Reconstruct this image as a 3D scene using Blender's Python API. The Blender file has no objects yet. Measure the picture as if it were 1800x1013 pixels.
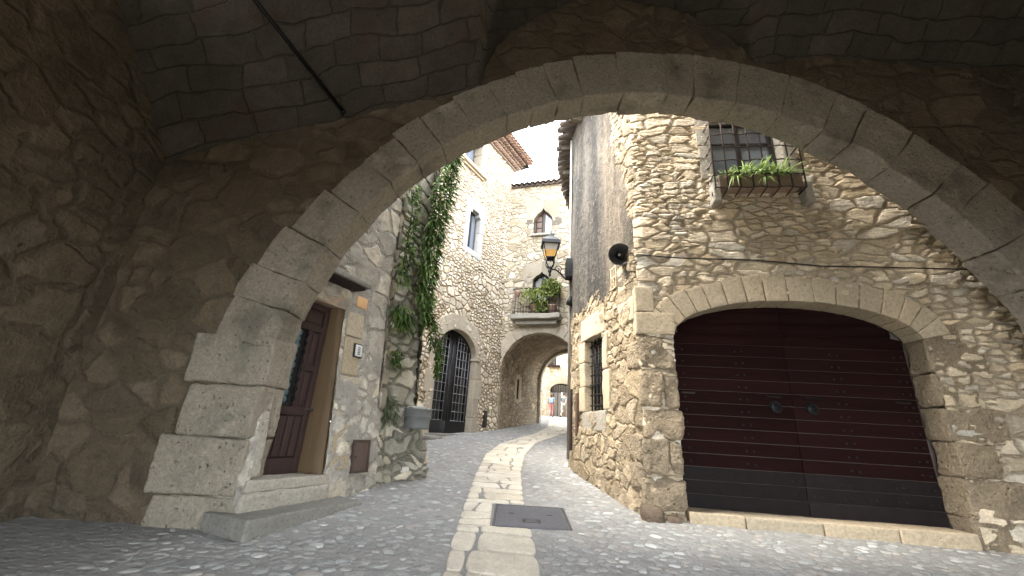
import bpy, math, random
import numpy as np
from mathutils import Vector
R=math.radians
rng=random.Random(7)
nr=np.random.default_rng(11)
sc=bpy.context.scene
COL=sc.collection

# ------------------------------------------------------------------ helpers: noise, meshes, objects
def _h(i,j,k,s):
    n=(i*374761393+j*668265263+k*1274126177+s*974634533)&0xFFFFFFFF
    n=((n^(n>>13))*1274126177)&0xFFFFFFFF
    n=n^(n>>16)
    return (n&0xFFFF)/65535.0
def vnoise(p,scale=1.0,seed=0):
    p=np.asarray(p,float)*scale+100.0
    i=np.floor(p).astype(np.int64); f=p-i; f=f*f*(3-2*f)
    r=0
    for a in (0,1):
        for b in (0,1):
            for c in (0,1):
                w=(f[:,0] if a else 1-f[:,0])*(f[:,1] if b else 1-f[:,1])*(f[:,2] if c else 1-f[:,2])
                r=r+w*_h(i[:,0]+a,i[:,1]+b,i[:,2]+c,seed)
    return r*2-1
def gz(y):
    y=np.asarray(y,float)
    return np.where(y<20,.095*y,1.9+.056*(y-20))
def gzf(y): return float(gz(y))

class Frame:
    """vertical plane: u along d, v = height, d = distance out of the wall (to the right of travel)"""
    def __init__(s,o,d):
        s.o=np.array(o,float); d=np.array(d,float); s.d=d/np.hypot(*d); s.n=np.array([s.d[1],-s.d[0]])
    def P(s,u,v,d=0.0):
        return (s.o[0]+s.d[0]*u+s.n[0]*d, s.o[1]+s.d[1]*u+s.n[1]*d, v)
    def PA(s,a):
        a=np.asarray(a,float); u,v,d=a[:,0],a[:,1],a[:,2]
        return np.stack([s.o[0]+s.d[0]*u+s.n[0]*d, s.o[1]+s.d[1]*u+s.n[1]*d, v],1)
    def U(s,p): return (p[:,0]-s.o[0])*s.d[0]+(p[:,1]-s.o[1])*s.d[1]
    def D(s,p): return (p[:,0]-s.o[0])*s.n[0]+(p[:,1]-s.o[1])*s.n[1]
WORLD=lambda a:np.asarray(a,float)

class MB:
    def __init__(s): s.v=[];s.f=[];s.t=[];s.uv=[];s.n=0;s.m=[]
    def add(s,v,f,tint=1.0,uv=None,mi=0):
        v=np.asarray(v,float).reshape(-1,3); o=s.n
        s.v.append(v); s.n+=len(v)
        s.f.extend([tuple(int(i)+o for i in q) for q in f]); s.m.extend([mi]*len(f))
        t=np.asarray(tint,float)
        s.t.append(np.full(len(v),float(t)) if t.ndim==0 else t)
        s.uv.append(np.zeros((len(v),2)) if uv is None else np.asarray(uv,float))
    def box(s,fr,u,v,d,tint=1.0):
        (u0,u1),(v0,v1),(d0,d1)=sorted(u),sorted(v),sorted(d)
        a=[(x,y,z) for z in (d0,d1) for y in (v0,v1) for x in (u0,u1)]
        P=fr.PA(a) if isinstance(fr,Frame) else WORLD(a)
        f=[(0,2,3,1),(4,5,7,6),(0,1,5,4),(2,6,7,3),(0,4,6,2),(1,3,7,5)]
        s.add(P,f,tint)
    def block(s,fn,lo,hi,r=.02,res=.05,tint=None,jit=0.0,seed=0):
        """rounded, subdivided stone block mapped by fn from local box coordinates"""
        lo=np.array(lo,float);hi=np.array(hi,float);h=(hi-lo)/2;c=(hi+lo)/2
        r=min(r,*(h*.9))
        n=[max(2,int(math.ceil(2*x/res))) for x in h]
        def ax(k):
            a=np.linspace(-h[k],h[k],n[k]+1)
            return np.unique(np.concatenate([a,[-h[k]+r*.35,-h[k]+r,h[k]-r,h[k]-r*.35]]).round(5))
        X=[ax(0),ax(1),ax(2)]; N=[len(x) for x in X]
        idx={};V=[];F=[]
        def vi(i,j,k):
            q=(i,j,k)
            if q not in idx: idx[q]=len(V);V.append((X[0][i],X[1][j],X[2][k]))
            return idx[q]
        for e,k in ((0,0),(1,N[2]-1)):
            for i in range(N[0]-1):
                for j in range(N[1]-1):
                    q=[vi(i,j,k),vi(i+1,j,k),vi(i+1,j+1,k),vi(i,j+1,k)]; F.append(q if e else q[::-1])
        for e,j in ((0,0),(1,N[1]-1)):
            for i in range(N[0]-1):
                for k in range(N[2]-1):
                    q=[vi(i,j,k),vi(i,j,k+1),vi(i+1,j,k+1),vi(i+1,j,k)]; F.append(q if e else q[::-1])
        for e,i in ((0,0),(1,N[0]-1)):
            for j in range(N[1]-1):
                for k in range(N[2]-1):
                    q=[vi(i,j,k),vi(i,j+1,k),vi(i,j+1,k+1),vi(i,j,k+1)]; F.append(q if e else q[::-1])
        V=np.array(V); inn=np.clip(V,-(h-r),h-r); dd=V-inn; L=np.linalg.norm(dd,axis=1,keepdims=True); L[L<1e-9]=1
        V=inn+np.where(np.linalg.norm(dd,axis=1,keepdims=True)>1e-9,dd/L*r,0)
        if jit:
            w=V+c
            V=V+np.stack([vnoise(w,2.3,seed+q)+.5*vnoise(w,6.1,seed+9+q) for q in range(3)],1)*jit
        s.add(fn(V+c),F,rng.random() if tint is None else tint)
    def bar(s,p,q,r,n=6,tint=1.0):
        s.tube([p,q],[r,r],n,tint)
    def tube(s,pts,rad,n=8,tint=1.0,cap=True):
        pts=[Vector(p) for p in pts]
        if not hasattr(rad,'__len__'): rad=[rad]*len(pts)
        V=[];F=[];ref=None
        for i,p in enumerate(pts):
            t=(pts[min(i+1,len(pts)-1)]-pts[max(i-1,0)]).normalized()
            if ref is None: ref=Vector((0,0,1)) if abs(t.z)<.9 else Vector((1,0,0))
            a=t.cross(ref).normalized(); b=t.cross(a).normalized(); ref=b.cross(t) if False else ref
            for k in range(n):
                g=2*math.pi*k/n+math.pi/4
                V.append(p+a*math.cos(g)*rad[i]+b*math.sin(g)*rad[i])
        for i in range(len(pts)-1):
            for k in range(n):
                F.append((i*n+k,i*n+(k+1)%n,(i+1)*n+(k+1)%n,(i+1)*n+k))
        if cap: F.append(tuple(range(n))[::-1]); F.append(tuple((len(pts)-1)*n+k for k in range(n)))
        s.add(np.array([tuple(v) for v in V]),[f[::-1] for f in F],tint)
    def lathe(s,c,axis,prof,n=20,tint=1.0,sx=1.0):
        """prof: list of (distance along axis, radius)"""
        c=Vector(c);t=Vector(axis).normalized();a=t.orthogonal().normalized();b=t.cross(a)
        V=[];F=[]
        for h,r in prof:
            for k in range(n):
                g=2*math.pi*k/n; V.append(tuple(c+t*h+a*r*math.cos(g)+b*r*math.sin(g)))
        for i in range(len(prof)-1):
            for k in range(n): F.append((i*n+k,i*n+(k+1)%n,(i+1)*n+(k+1)%n,(i+1)*n+k))
        s.add(np.array(V),F,tint)
    def prism(s,fr,poly,d0,d1,tint=1.0):
        n=len(poly)
        a=[(x,y,d0) for x,y in poly]+[(x,y,d1) for x,y in poly]
        P=fr.PA(a) if isinstance(fr,Frame) else WORLD(a)
        F=[tuple(range(n))[::-1],tuple(range(n,2*n))]+[(i,(i+1)%n,n+(i+1)%n,n+i) for i in range(n)]
        s.add(P,F,tint)
    def build(s,name,mat,parent=None,smooth=True,base=None,angle=None):
        V=np.concatenate(s.v); T=np.concatenate(s.t); UV=np.concatenate(s.uv)
        off=np.array(base if base is not None else (parent['_b'] if parent is not None else (0,0,0)),float)
        me=bpy.data.meshes.new(name)
        me.from_pydata((V-off).tolist(),[],s.f)
        at=me.attributes.new('tint','FLOAT','POINT'); at.data.foreach_set('value',T.astype(np.float32))
        li=np.zeros(len(me.loops),dtype=np.int32); me.loops.foreach_get('vertex_index',li)
        uvl=me.uv_layers.new(name='UVMap'); uvl.data.foreach_set('uv',UV[li].astype(np.float32).ravel())
        for m in (mat if isinstance(mat,(list,tuple)) else [mat]): me.materials.append(m)
        if max(s.m,default=0)>0: me.polygons.foreach_set('material_index',np.array(s.m,dtype=np.int32))
        me.polygons.foreach_set('use_smooth',np.full(len(me.polygons),bool(smooth)))
        me.update()
        o=bpy.data.objects.new(name,me); COL.objects.link(o)
        if parent is not None:
            o.parent=parent; o['_b']=[float(x) for x in off]
        else:
            o.location=off; o['_b']=[float(x) for x in off]
        return o
def thing(name,label,cat,loc,group=None):
    o=bpy.data.objects.new(name,None); COL.objects.link(o); o.location=loc; o.empty_display_size=.2
    o['_b']=[float(x) for x in loc]; return tag(o,label,cat,group)
def tag(o,label,cat,group=None):
    o['label']=label;o['category']=cat
    if group:o['group']=group
    return o

def wall_path(pts,v0,v1,res,hole=None,ub=(),vb=(),top=None,batter=None,base=None,u_off=0.0,mi=None,disp=None):
    """dense wall surface along a polyline (street on the right of travel); uv in metres"""
    pts=np.array(pts,float); seg=np.hypot(*(pts[1:]-pts[:-1]).T); cum=np.concatenate([[0],np.cumsum(seg)])
    L=cum[-1]
    us=np.unique(np.concatenate([np.linspace(0,L,int(L/res)+1),cum,np.array(list(ub))]).round(4)); us=us[(us>=0)&(us<=L+1e-6)]
    vs=np.unique(np.concatenate([np.linspace(v0,v1,int((v1-v0)/res)+1),np.array(list(vb))]).round(4)); vs=vs[(vs>=v0)&(vs<=v1)]
    x=np.interp(us,cum,pts[:,0]); y=np.interp(us,cum,pts[:,1])
    nx=np.gradient(y,us); ny=-np.gradient(x,us); q=np.hypot(nx,ny); nx/=q;ny/=q
    nU,nV=len(us),len(vs)
    U=np.repeat(us[None,:],nV,0); V=np.repeat(vs[:,None],nU,1)
    b=np.zeros(nV) if batter is None else np.array([batter(v) for v in vs])
    X=x[None,:]+nx[None,:]*b[:,None]; Y=y[None,:]+ny[None,:]*b[:,None]
    Z=V.copy()
    if top is not None:
        tz=np.array([top(u) for u in us]); Z=np.minimum(Z,tz[None,:])
    P=np.stack([X,Y,Z],2).reshape(-1,3)
    if disp is not None:
        dd=disp(U.ravel(),V.ravel(),P); P[:,0]+=np.repeat(nx[None,:],nV,0).ravel()*dd; P[:,1]+=np.repeat(ny[None,:],nV,0).ravel()*dd
    I=np.arange(nU*nV).reshape(nV,nU)
    F=np.stack([I[:-1,:-1],I[:-1,1:],I[1:,1:],I[1:,:-1]],2).reshape(-1,4)
    C=P[F].mean(1)
    keep=np.ones(len(F),bool)
    if hole is not None: keep&=~hole(C)
    if top is not None: keep&=~(np.ptp(P[F][:,:,2],axis=1)<1e-5)
    F=F[keep];C=C[keep]
    used=np.zeros(len(P),bool);used[F.ravel()]=True; mp=np.cumsum(used)-1
    return P[used],mp[F],np.stack([U.ravel()+u_off,V.ravel()],1)[used],C

# ------------------------------------------------------------------ materials
class NT:
    def __init__(s,name,disp=False):
        s.m=bpy.data.materials.new(name); s.m.use_nodes=True; s.t=s.m.node_tree; s.t.nodes.clear()
        s.out=s.n('OutputMaterial'); s.b=s.n('BsdfPrincipled'); s.t.links.new(s.b.outputs[0],s.out.inputs[0])
        if disp: s.m.displacement_method='BOTH'
    def n(s,t,**k):
        d=s.t.nodes.new('ShaderNode'+t)
        for a,b in k.items():
            if hasattr(d,a) and a not in ('inputs',): setattr(d,a,b)
            else: s.set(d,a,b)
        return d
    def set(s,d,a,b):
        i=d.inputs[a] if isinstance(a,int) or a in d.inputs else d.inputs[a.replace('_',' ')]
        if hasattr(b,'is_linked') or isinstance(b,bpy.types.NodeSocket): s.t.links.new(b,i)
        else: i.default_value=(*b,1.0) if (i.type=='RGBA' and len(b)==3) else b
    def link(s,a,b): s.t.links.new(a,b)
    def math(s,op,a,b=0.0,c=None,clamp=False):
        d=s.n('Math'); d.operation=op; d.use_clamp=clamp
        s.set(d,0,a); s.set(d,1,b)
        if c is not None: s.set(d,2,c)
        return d.outputs[0]
    def vmath(s,op,a,b):
        d=s.n('VectorMath'); d.operation=op; s.set(d,0,a)
        if op=='SCALE': s.set(d,'Scale',b)
        else: s.set(d,1,b)
        return d.outputs[0]
    def noise(s,vec,scale,detail=3,rough=.55,col=False):
        d=s.n('TexNoise'); s.set(d,'Vector',vec); s.set(d,'Scale',scale); s.set(d,'Detail',detail); s.set(d,'Roughness',rough)
        return d.outputs['Color' if col else 'Fac']
    def mapr(s,v,a,b,c=0.0,d=1.0,smooth=True):
        n=s.n('MapRange'); n.interpolation_type='SMOOTHSTEP' if smooth else 'LINEAR'
        for k,x in zip((0,1,2,3,4),(v,a,b,c,d)): s.set(n,k,x)
        return n.outputs[0]
    def mix(s,f,a,b,bl='MIX'):
        n=s.n('Mix'); n.data_type='RGBA'; n.blend_type=bl
        s.set(n,0,f)
        for i,x in ((6,a),(7,b)):
            if isinstance(x,(tuple,list)): x=(*x,1.0) if len(x)==3 else x
            s.set(n,i,x)
        return n.outputs[2]
    def mixf(s,f,a,b):
        n=s.n('Mix'); n.data_type='FLOAT'; s.set(n,0,f); s.set(n,2,a); s.set(n,3,b); return n.outputs[0]
    def ramp(s,f,cols,const=False):
        n=s.n('ValToRGB'); e=n.color_ramp.elements
        if const: n.color_ramp.interpolation='CONSTANT'
        k=len(cols)
        for i,c in enumerate(cols):
            p=i/max(1,k-1) if not const else i/k
            if i<2: el=e[i]; el.position=p
            else: el=e.new(p)
            el.color=(*c,1)
        s.set(n,0,f); return n.outputs[0]
    def scale(s,col,f):
        return s.vmath('SCALE',col,f)
    def fin(s,col,rough=.9,h=None,metal=0.0,spec=.3):
        s.set(s.b,'Base Color',col); s.set(s.b,'Roughness',rough); s.set(s.b,'Metallic',metal); s.set(s.b,'Specular IOR Level',spec)
        if h is not None:
            d=s.n('Displacement'); d.inputs['Midlevel'].default_value=0; d.inputs['Scale'].default_value=1; s.link(h,d.inputs['Height']); s.link(d.outputs[0],s.out.inputs['Displacement'])
        return s.m
    def bump(s,h,strength=.5,dist=.01):
        b=s.n('Bump'); b.inputs['Strength'].default_value=strength; b.inputs['Distance'].default_value=dist; s.link(h,b.inputs['Height']); s.link(b.outputs[0],s.b.inputs['Normal'])

def stone_wall(name,sx,sy,cols,mort,mw=.008,bev=.03,depth=.035,warp=.10,big=.5,fine=.012,layer=0.0,layer_col=None,extra=None,contrast=.7):
    s=NT(name,True)
    uv=s.n('UVMap').outputs[0]
    w=s.vmath('SUBTRACT',s.noise(uv,1.7,2,col=True),(.5,.5,.5)); w=s.vmath('SCALE',w,warp*2.2)
    w2=s.vmath('SUBTRACT',s.noise(uv,7,2,col=True),(.5,.5,.5)); w2=s.vmath('SCALE',w2,warp*.6)
    p=s.vmath('ADD',s.vmath('ADD',uv,w),w2)
    def vor(k,off):
        q=s.vmath('MULTIPLY',s.vmath('ADD',p,(off,off*.7,0)),(sx*k,sy*k,1))
        a=s.n('TexVoronoi'); a.voronoi_dimensions='2D'; a.feature='F1'; s.set(a,'Vector',q); s.set(a,'Scale',1.0); s.set(a,'Randomness',.95)
        e=s.n('TexVoronoi'); e.voronoi_dimensions='2D'; e.feature='DISTANCE_TO_EDGE'; s.set(e,'Vector',q); s.set(e,'Scale',1.0); s.set(e,'Randomness',.95)
        return a.outputs['Color'],s.math('MULTIPLY',e.outputs['Distance'],2.0/((sx+sy)*k))
    c1,e1=vor(1.0,0); c2,e2=vor(.55,3.3)
    mk=s.math('GREATER_THAN',s.noise(uv,.9,2),1-big if big>.5 else .5+(.5-big)*.6)
    col=s.mix(mk,c1,c2); e=s.mixf(mk,e1,e2)
    sp=s.n('SeparateColor'); s.set(sp,0,col); r1,r2,r3=sp.outputs[0],sp.outputs[1],sp.outputs[2]
    n1=s.noise(uv,6,8,.65); n2=s.noise(uv,34,6,.6); nb=s.noise(uv,.55,3)
    ee=s.math('ADD',e,s.math('MULTIPLY',s.math('SUBTRACT',n2,.5),.012))
    st=s.mapr(ee,mw,mw+bev)
    base=s.ramp(r1,cols)
    f=s.math('MULTIPLY_ADD',n1,contrast*2,1-contrast)
    f=s.math('MULTIPLY',f,s.math('MULTIPLY_ADD',n2,.8,.6))
    f=s.math('MULTIPLY',f,s.math('MULTIPLY_ADD',r2,.5,.75))
    base=s.scale(base,f)
    lay=None
    if layer:
        lay=s.noise(s.vmath('MULTIPLY',p,(3.5,26,1)),1.0,5,.6)
        base=s.scale(base,s.math('MULTIPLY_ADD',lay,.9,.55))
    mo=s.scale(s.mix(nb,mort,tuple(x*.75 for x in mort)),s.math('MULTIPLY_ADD',n2,.9,.55))
    cc=s.mix(st,mo,base)
    cc=s.scale(cc,s.math('MULTIPLY_ADD',nb,.7,.65))
    h=s.math('MULTIPLY',st,s.math('MULTIPLY_ADD',r3,.65*depth,.35*depth))
    h=s.math('ADD',h,s.math('MULTIPLY',s.math('SUBTRACT',n1,.5),fine*2.2))
    h=s.math('ADD',h,s.math('MULTIPLY',s.math('SUBTRACT',n2,.5),fine*.7))
    if lay is not None: h=s.math('ADD',h,s.math('MULTIPLY',s.math('SUBTRACT',lay,.5),layer))
    if extra: cc,h=extra(s,uv,cc,h,n1,n2)
    return s.fin(cc,.92,h,spec=.2)

def dressed(name,c1,c2,fine=.008,rough=.9,pits=True,stain=None):
    s=NT(name,True)
    ob=s.n('TexCoord').outputs['Object']
    t=s.n('Attribute'); t.attribute_name='tint'; t=t.outputs['Fac']
    n1=s.noise(ob,3.2,7,.62); n2=s.noise(ob,28,6,.65); n3=s.noise(ob,90,3,.6)
    c=s.mix(s.math('MULTIPLY_ADD',n1,.8,s.math('MULTIPLY_ADD',t,.7,-.25),clamp=True),c1,c2)
    f=s.math('MULTIPLY',s.math('MULTIPLY_ADD',n2,1.1,.45),s.math('MULTIPLY_ADD',t,.35,.82))
    c=s.scale(c,f)
    if stain:
        c=s.mix(s.mapr(s.noise(ob,1.3,5,.7),.50,.66),c,stain)
        c=s.mix(s.math('MULTIPLY',s.mapr(s.noise(s.vmath('ADD',ob,(7,3,5)),1.9,8,.72),.57,.66),.55),c,tuple(x*1.35 for x in c1))
    h=s.math('MULTIPLY',s.math('SUBTRACT',n1,.5),fine*2.4)
    h=s.math('ADD',h,s.math('MULTIPLY',s.math('SUBTRACT',n2,.5),fine*1.1))
    h=s.math('ADD',h,s.math('MULTIPLY',s.math('SUBTRACT',n3,.5),fine*.35))
    if pits:
        v=s.n('TexVoronoi'); s.set(v,'Vector',ob); s.set(v,'Scale',14.0)
        h=s.math('SUBTRACT',h,s.math('MULTIPLY',s.mapr(v.outputs['Distance'],.22,.05),fine*.9))
    return s.fin(c,rough,h,spec=.2)

def simple(name,c,rough=.6,metal=0.0,var=.4,sc_=12,bump=.3,c2=None,spec=.4,stretch=(1,1,1),bd=.004,tinted=True):
    s=NT(name); ob=s.n('TexCoord').outputs['Object']
    v=s.vmath('MULTIPLY',ob,stretch)
    n1=s.noise(v,sc_,6,.6); n2=s.noise(v,sc_*.25,3)
    t=s.n('Attribute'); t.attribute_name='tint'
    k=s.mix(n2,c,c2) if c2 else s.mix(0.0,c,c)
    f=s.math('MULTIPLY_ADD',n1,var*2,1-var)
    k=s.scale(k,s.math('MULTIPLY',f,t.outputs['Fac']) if tinted else f)
    if bump: s.bump(n1,bump,bd)
    return s.fin(k,rough,None,metal,spec)

def leafmat(name,c1,c2,trans=.25):
    s=NT(name); t=s.n('Attribute'); t.attribute_name='tint'
    c=s.mix(t.outputs['Fac'],c1,c2)
    s.set(s.b,'Base Color',c); s.set(s.b,'Roughness',.7); s.set(s.b,'Specular IOR Level',.15)
    tr=s.n('BsdfTranslucent'); s.link(c,tr.inputs[0]); mx=s.n('MixShader'); mx.inputs[0].default_value=trans
    s.link(s.b.outputs[0],mx.inputs[1]); s.link(tr.outputs[0],mx.inputs[2]); s.link(mx.outputs[0],s.out.inputs[0])
    return s.m
def glassmat(name,c,rough=.08):
    s=NT(name); ob=s.n('TexCoord').outputs['Object']
    s.bump(s.noise(ob,2.5,2),.15,.02)
    return s.fin(c,rough,None,0.0,.9)

# wall stones
def plaster_extra(s,uv,c,h,n1,n2):
    sp=s.n('SeparateXYZ'); s.set(sp,0,uv); u,v=sp.outputs[0],sp.outputs[1]
    wob=s.math('MULTIPLY',s.math('SUBTRACT',s.noise(uv,1.6,5,.6),.5),1.5)
    wob2=s.math('MULTIPLY',s.math('SUBTRACT',s.noise(s.vmath('MULTIPLY',uv,(1,.5,1)),2.4,5,.6),.5),.9)
    low=s.mapr(s.math('ADD',v,wob),3.72,3.76)                      # render begins above the window head
    near=s.mapr(s.math('ADD',s.math('MULTIPLY_ADD',v,.3,u),wob2),PL_U0+1.40,PL_U0+1.36)   # and stops short of the corner
    m=s.math('MULTIPLY',low,near)
    st=s.noise(s.vmath('ADD',s.vmath('MULTIPLY',uv,(1.9,.30,1)),s.vmath('SCALE',s.noise(uv,1.3,4,.6,col=True),.5)),1.0,7,.62)
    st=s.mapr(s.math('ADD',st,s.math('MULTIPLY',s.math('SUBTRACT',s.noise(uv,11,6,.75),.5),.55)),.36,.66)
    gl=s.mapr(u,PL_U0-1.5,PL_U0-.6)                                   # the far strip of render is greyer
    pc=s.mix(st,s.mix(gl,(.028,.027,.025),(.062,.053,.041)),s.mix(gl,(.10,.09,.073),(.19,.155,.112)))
    pc=s.scale(pc,s.math('MULTIPLY',s.math('MULTIPLY_ADD',n2,.9,.55),s.math('MULTIPLY_ADD',n1,.9,.55)))
    pc=s.mix(s.math('MULTIPLY',s.mapr(s.noise(uv,3.2,7,.7),.60,.64),.75),pc,(.15,.125,.095))
    ph=s.math('MULTIPLY_ADD',s.math('SUBTRACT',n2,.5),.02,.035)
    ph=s.math('ADD',ph,s.math('MULTIPLY',s.math('SUBTRACT',n1,.5),.03))
    return s.mix(m,c,pc),s.mixf(m,h,ph)
PL_U0=0.0
def moss_extra(s,uv,c,h,n1,n2):
    g=s.mapr(s.noise(uv,1.5,5,.65),.5,.66)
    c=s.mix(s.math('MULTIPLY',g,.55),c,(.065,.075,.035))
    d=s.mapr(s.noise(s.vmath('MULTIPLY',uv,(2.2,.5,1)),1.3,5,.6),.5,.7)
    c=s.mix(s.math('MULTIPLY',d,.5),c,(.05,.048,.042))
    return c,h
def smear_extra(s,uv,c,h,n1,n2):                                    # lime mortar smeared over the rubble
    g=s.mapr(s.noise(uv,2.6,6,.65),.46,.6)
    mc=s.scale(s.mix(n2,(.33,.31,.27),(.22,.21,.185)),s.math('MULTIPLY_ADD',n1,.9,.5))
    h2=s.math('MULTIPLY_ADD',n1,.02,.012)
    return s.mix(g,c,mc),s.mixf(g,h,h2)
def right_side_extra(s,uv,c,h,n1,n2): return plaster_extra(s,uv,c,h,n1,n2)

TAN=[(.500,.415,.283),(.593,.508,.368),(.434,.349,.231),(.659,.573,.434),(.527,.434,.296),(.500,.467,.395),(.620,.488,.329)]
CREAM=[(.538,.462,.344),(.624,.559,.440),(.451,.377,.269),(.667,.613,.505),(.538,.440,.312),(.581,.538,.451)]
GREY=[(.359,.338,.290),(.469,.442,.380),(.276,.262,.221),(.524,.483,.400),(.400,.359,.276),(.331,.324,.297)]
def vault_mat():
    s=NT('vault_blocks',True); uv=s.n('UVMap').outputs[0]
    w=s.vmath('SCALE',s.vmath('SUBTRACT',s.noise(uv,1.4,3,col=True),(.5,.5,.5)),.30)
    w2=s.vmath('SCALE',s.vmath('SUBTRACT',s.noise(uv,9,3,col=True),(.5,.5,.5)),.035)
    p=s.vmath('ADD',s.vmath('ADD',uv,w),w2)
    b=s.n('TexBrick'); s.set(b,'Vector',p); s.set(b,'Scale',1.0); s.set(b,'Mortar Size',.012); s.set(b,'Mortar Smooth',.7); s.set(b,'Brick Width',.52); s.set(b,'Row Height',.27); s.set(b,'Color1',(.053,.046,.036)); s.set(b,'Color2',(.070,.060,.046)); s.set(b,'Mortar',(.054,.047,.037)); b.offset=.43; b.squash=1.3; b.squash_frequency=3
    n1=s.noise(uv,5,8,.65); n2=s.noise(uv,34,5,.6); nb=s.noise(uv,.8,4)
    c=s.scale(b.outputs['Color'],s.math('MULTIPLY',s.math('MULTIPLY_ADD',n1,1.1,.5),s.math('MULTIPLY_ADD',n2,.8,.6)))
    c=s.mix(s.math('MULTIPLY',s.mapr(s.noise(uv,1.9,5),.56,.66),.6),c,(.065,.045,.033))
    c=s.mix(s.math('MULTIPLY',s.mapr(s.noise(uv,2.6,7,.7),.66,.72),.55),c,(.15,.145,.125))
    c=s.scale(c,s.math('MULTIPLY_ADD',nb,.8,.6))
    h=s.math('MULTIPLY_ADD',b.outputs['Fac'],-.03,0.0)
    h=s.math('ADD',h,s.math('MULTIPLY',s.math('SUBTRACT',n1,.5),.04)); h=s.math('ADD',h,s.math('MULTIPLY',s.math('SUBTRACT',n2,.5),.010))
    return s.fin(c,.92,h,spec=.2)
def make_walls():
    M={}
    M['front']=stone_wall('rubble_front',4.6,11.5,TAN,(.43,.36,.26),.002,.030,.042,.09,.42,.013,.026,contrast=.55)
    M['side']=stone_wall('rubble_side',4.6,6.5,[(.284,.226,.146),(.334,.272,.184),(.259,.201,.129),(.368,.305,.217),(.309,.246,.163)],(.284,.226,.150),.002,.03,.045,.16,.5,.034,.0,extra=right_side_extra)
    M['left']=stone_wall('rubble_left',4.5,5.5,GREY,(.33,.31,.27),.012,.03,.03,.12,.5,.012,extra=smear_extra)
    M['butt']=stone_wall('rubble_buttress',4.2,6.5,[(.293,.284,.224),(.414,.396,.328),(.224,.216,.172),(.483,.448,.362),(.362,.310,.224)],(.207,.198,.164),.006,.035,.06,.12,.5,.014,extra=moss_extra)
    M['tall']=stone_wall('rubble_tall',6.0,8.5,CREAM,(.306,.238,.153),.008,.03,.05,.08,.4,.008)
    M['mid']=stone_wall('rubble_middle',4.6,7.0,[(.331,.281,.194),(.396,.346,.252),(.281,.230,.158),(.418,.374,.302),(.360,.302,.194)],(.302,.259,.187),.006,.03,.035,.09,.5,.008)
    M['pass']=stone_wall('rubble_passage',5.5,7.0,[(.30,.23,.15),(.36,.29,.20),(.25,.19,.12),(.32,.28,.22)],(.28,.23,.16),.008,.03,.05,.1,.45,.01)
    M['far']=stone_wall('rubble_far',3.2,5.0,CREAM,(.345,.285,.203),.008,.03,.03,.09,.5,.006)
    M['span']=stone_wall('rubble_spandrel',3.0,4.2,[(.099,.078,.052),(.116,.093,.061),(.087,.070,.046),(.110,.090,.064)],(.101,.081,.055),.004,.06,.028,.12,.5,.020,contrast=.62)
    M['vault']=vault_mat()
    M['pier']=stone_wall('rubble_pier',2.6,3.4,[(.26,.225,.165),(.31,.275,.21),(.22,.19,.14)],(.25,.22,.175),.012,.03,.035,.08,.6,.014)
    return M
# ------------------------------------------------------------------ plan of the lane
RPATH=[(3.4,14.6),(2.75,13.3),(2.2,12.2),(1.80,11.0),(1.48,9.6),(1.335,8.55),(1.36,8.15),(1.54,7.0),(1.75,5.64),(1.775,5.53),(1.81,5.475),(1.88,5.44),(7.4,4.77)]
_p=np.array(RPATH); _c=np.concatenate([[0],np.cumsum(np.hypot(*(_p[1:]-_p[:-1]).T))]); PL_U0=float(_c[9])
RF=Frame((1.78,5.45),(4.72,-.57)); SF=Frame((1.78,5.45),(.155,-.988))
LW=Frame((-2.45,4.3),(.407,.914)); BU=Frame((-1.77,6.31),(.59,.54))
LF=Frame((-2.75,10.36),(.5,.8660)); AF=Frame((-.25,14.69),(2.35,-.74))
def lbat(v): return -.085*(v-.8) if v<3 else -.187-.02*(v-3)
YA=4.3; ACX,ACZ,AR=1.9,1.33,4.42; ATH=.80; AT=.34
AW=Frame((0,YA),(1,0))
W=make_walls()
D_TAN=dressed('dressed_tan',(.48,.41,.295),(.37,.30,.205),.008)
D_ROUGH=dressed('rough_quoin',(.341,.279,.194),(.240,.190,.128),.042)
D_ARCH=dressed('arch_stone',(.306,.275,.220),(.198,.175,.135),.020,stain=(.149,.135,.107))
D_PIER=dressed('pier_stone',(.335,.302,.237),(.205,.181,.140),.022,stain=(.160,.150,.118))
D_GREY=dressed('grey_stone',(.36,.335,.28),(.25,.23,.19),.010)
D_JAMB=dressed('jamb_stone',(.40,.33,.22),(.33,.30,.245),.008)
D_STEP=dressed('step_stone',(.22,.215,.19),(.15,.145,.125),.008)
D_CREAM=dressed('cream_stone',(.395,.350,.270),(.334,.289,.220),.006)
D_CREAMF=simple('cream_frame_stone',(.395,.350,.266),.9,0,.25,8,.4,(.334,.289,.213))
D_BLUE=dressed('pale_surround',(.376,.376,.344),(.320,.320,.296),.004)
IRON=simple('black_iron',(.018,.018,.019),.55,.6,.3,30,.3)
RUST=simple('rusty_iron',(.085,.062,.05),.7,.4,.4,25,.4,(.05,.042,.04))
WOOD=simple('dark_door_wood',(.051,.032,.027),.7,0,.55,9,.6,(.031,.020,.019),spec=.18,stretch=(6,6,.5))
WOODL=simple('reveal_wood',(.115,.075,.035),.7,0,.35,8,.5,(.08,.05,.025),stretch=(5,5,.5))
GATE=simple('gate_wood',(.020,.0075,.0065),.8,0,.5,8,.5,(.011,.0045,.0045),spec=.05,stretch=(.6,.6,6))
GATEK=simple('gate_kickboard',(.013,.010,.010),.75,0,.5,9,.4,spec=.12)
BLACKW=simple('black_joinery',(.012,.012,.013),.45,0,.3,12,.3)
BARG=simple('grey_glazing_bar',(.20,.20,.21),.5,.3,.2,20,.1)
BROWNF=simple('brown_window_frame',(.10,.062,.04),.55,0,.3,12,.3)
GLASS=glassmat('dark_glass',(.012,.014,.016))
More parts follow.
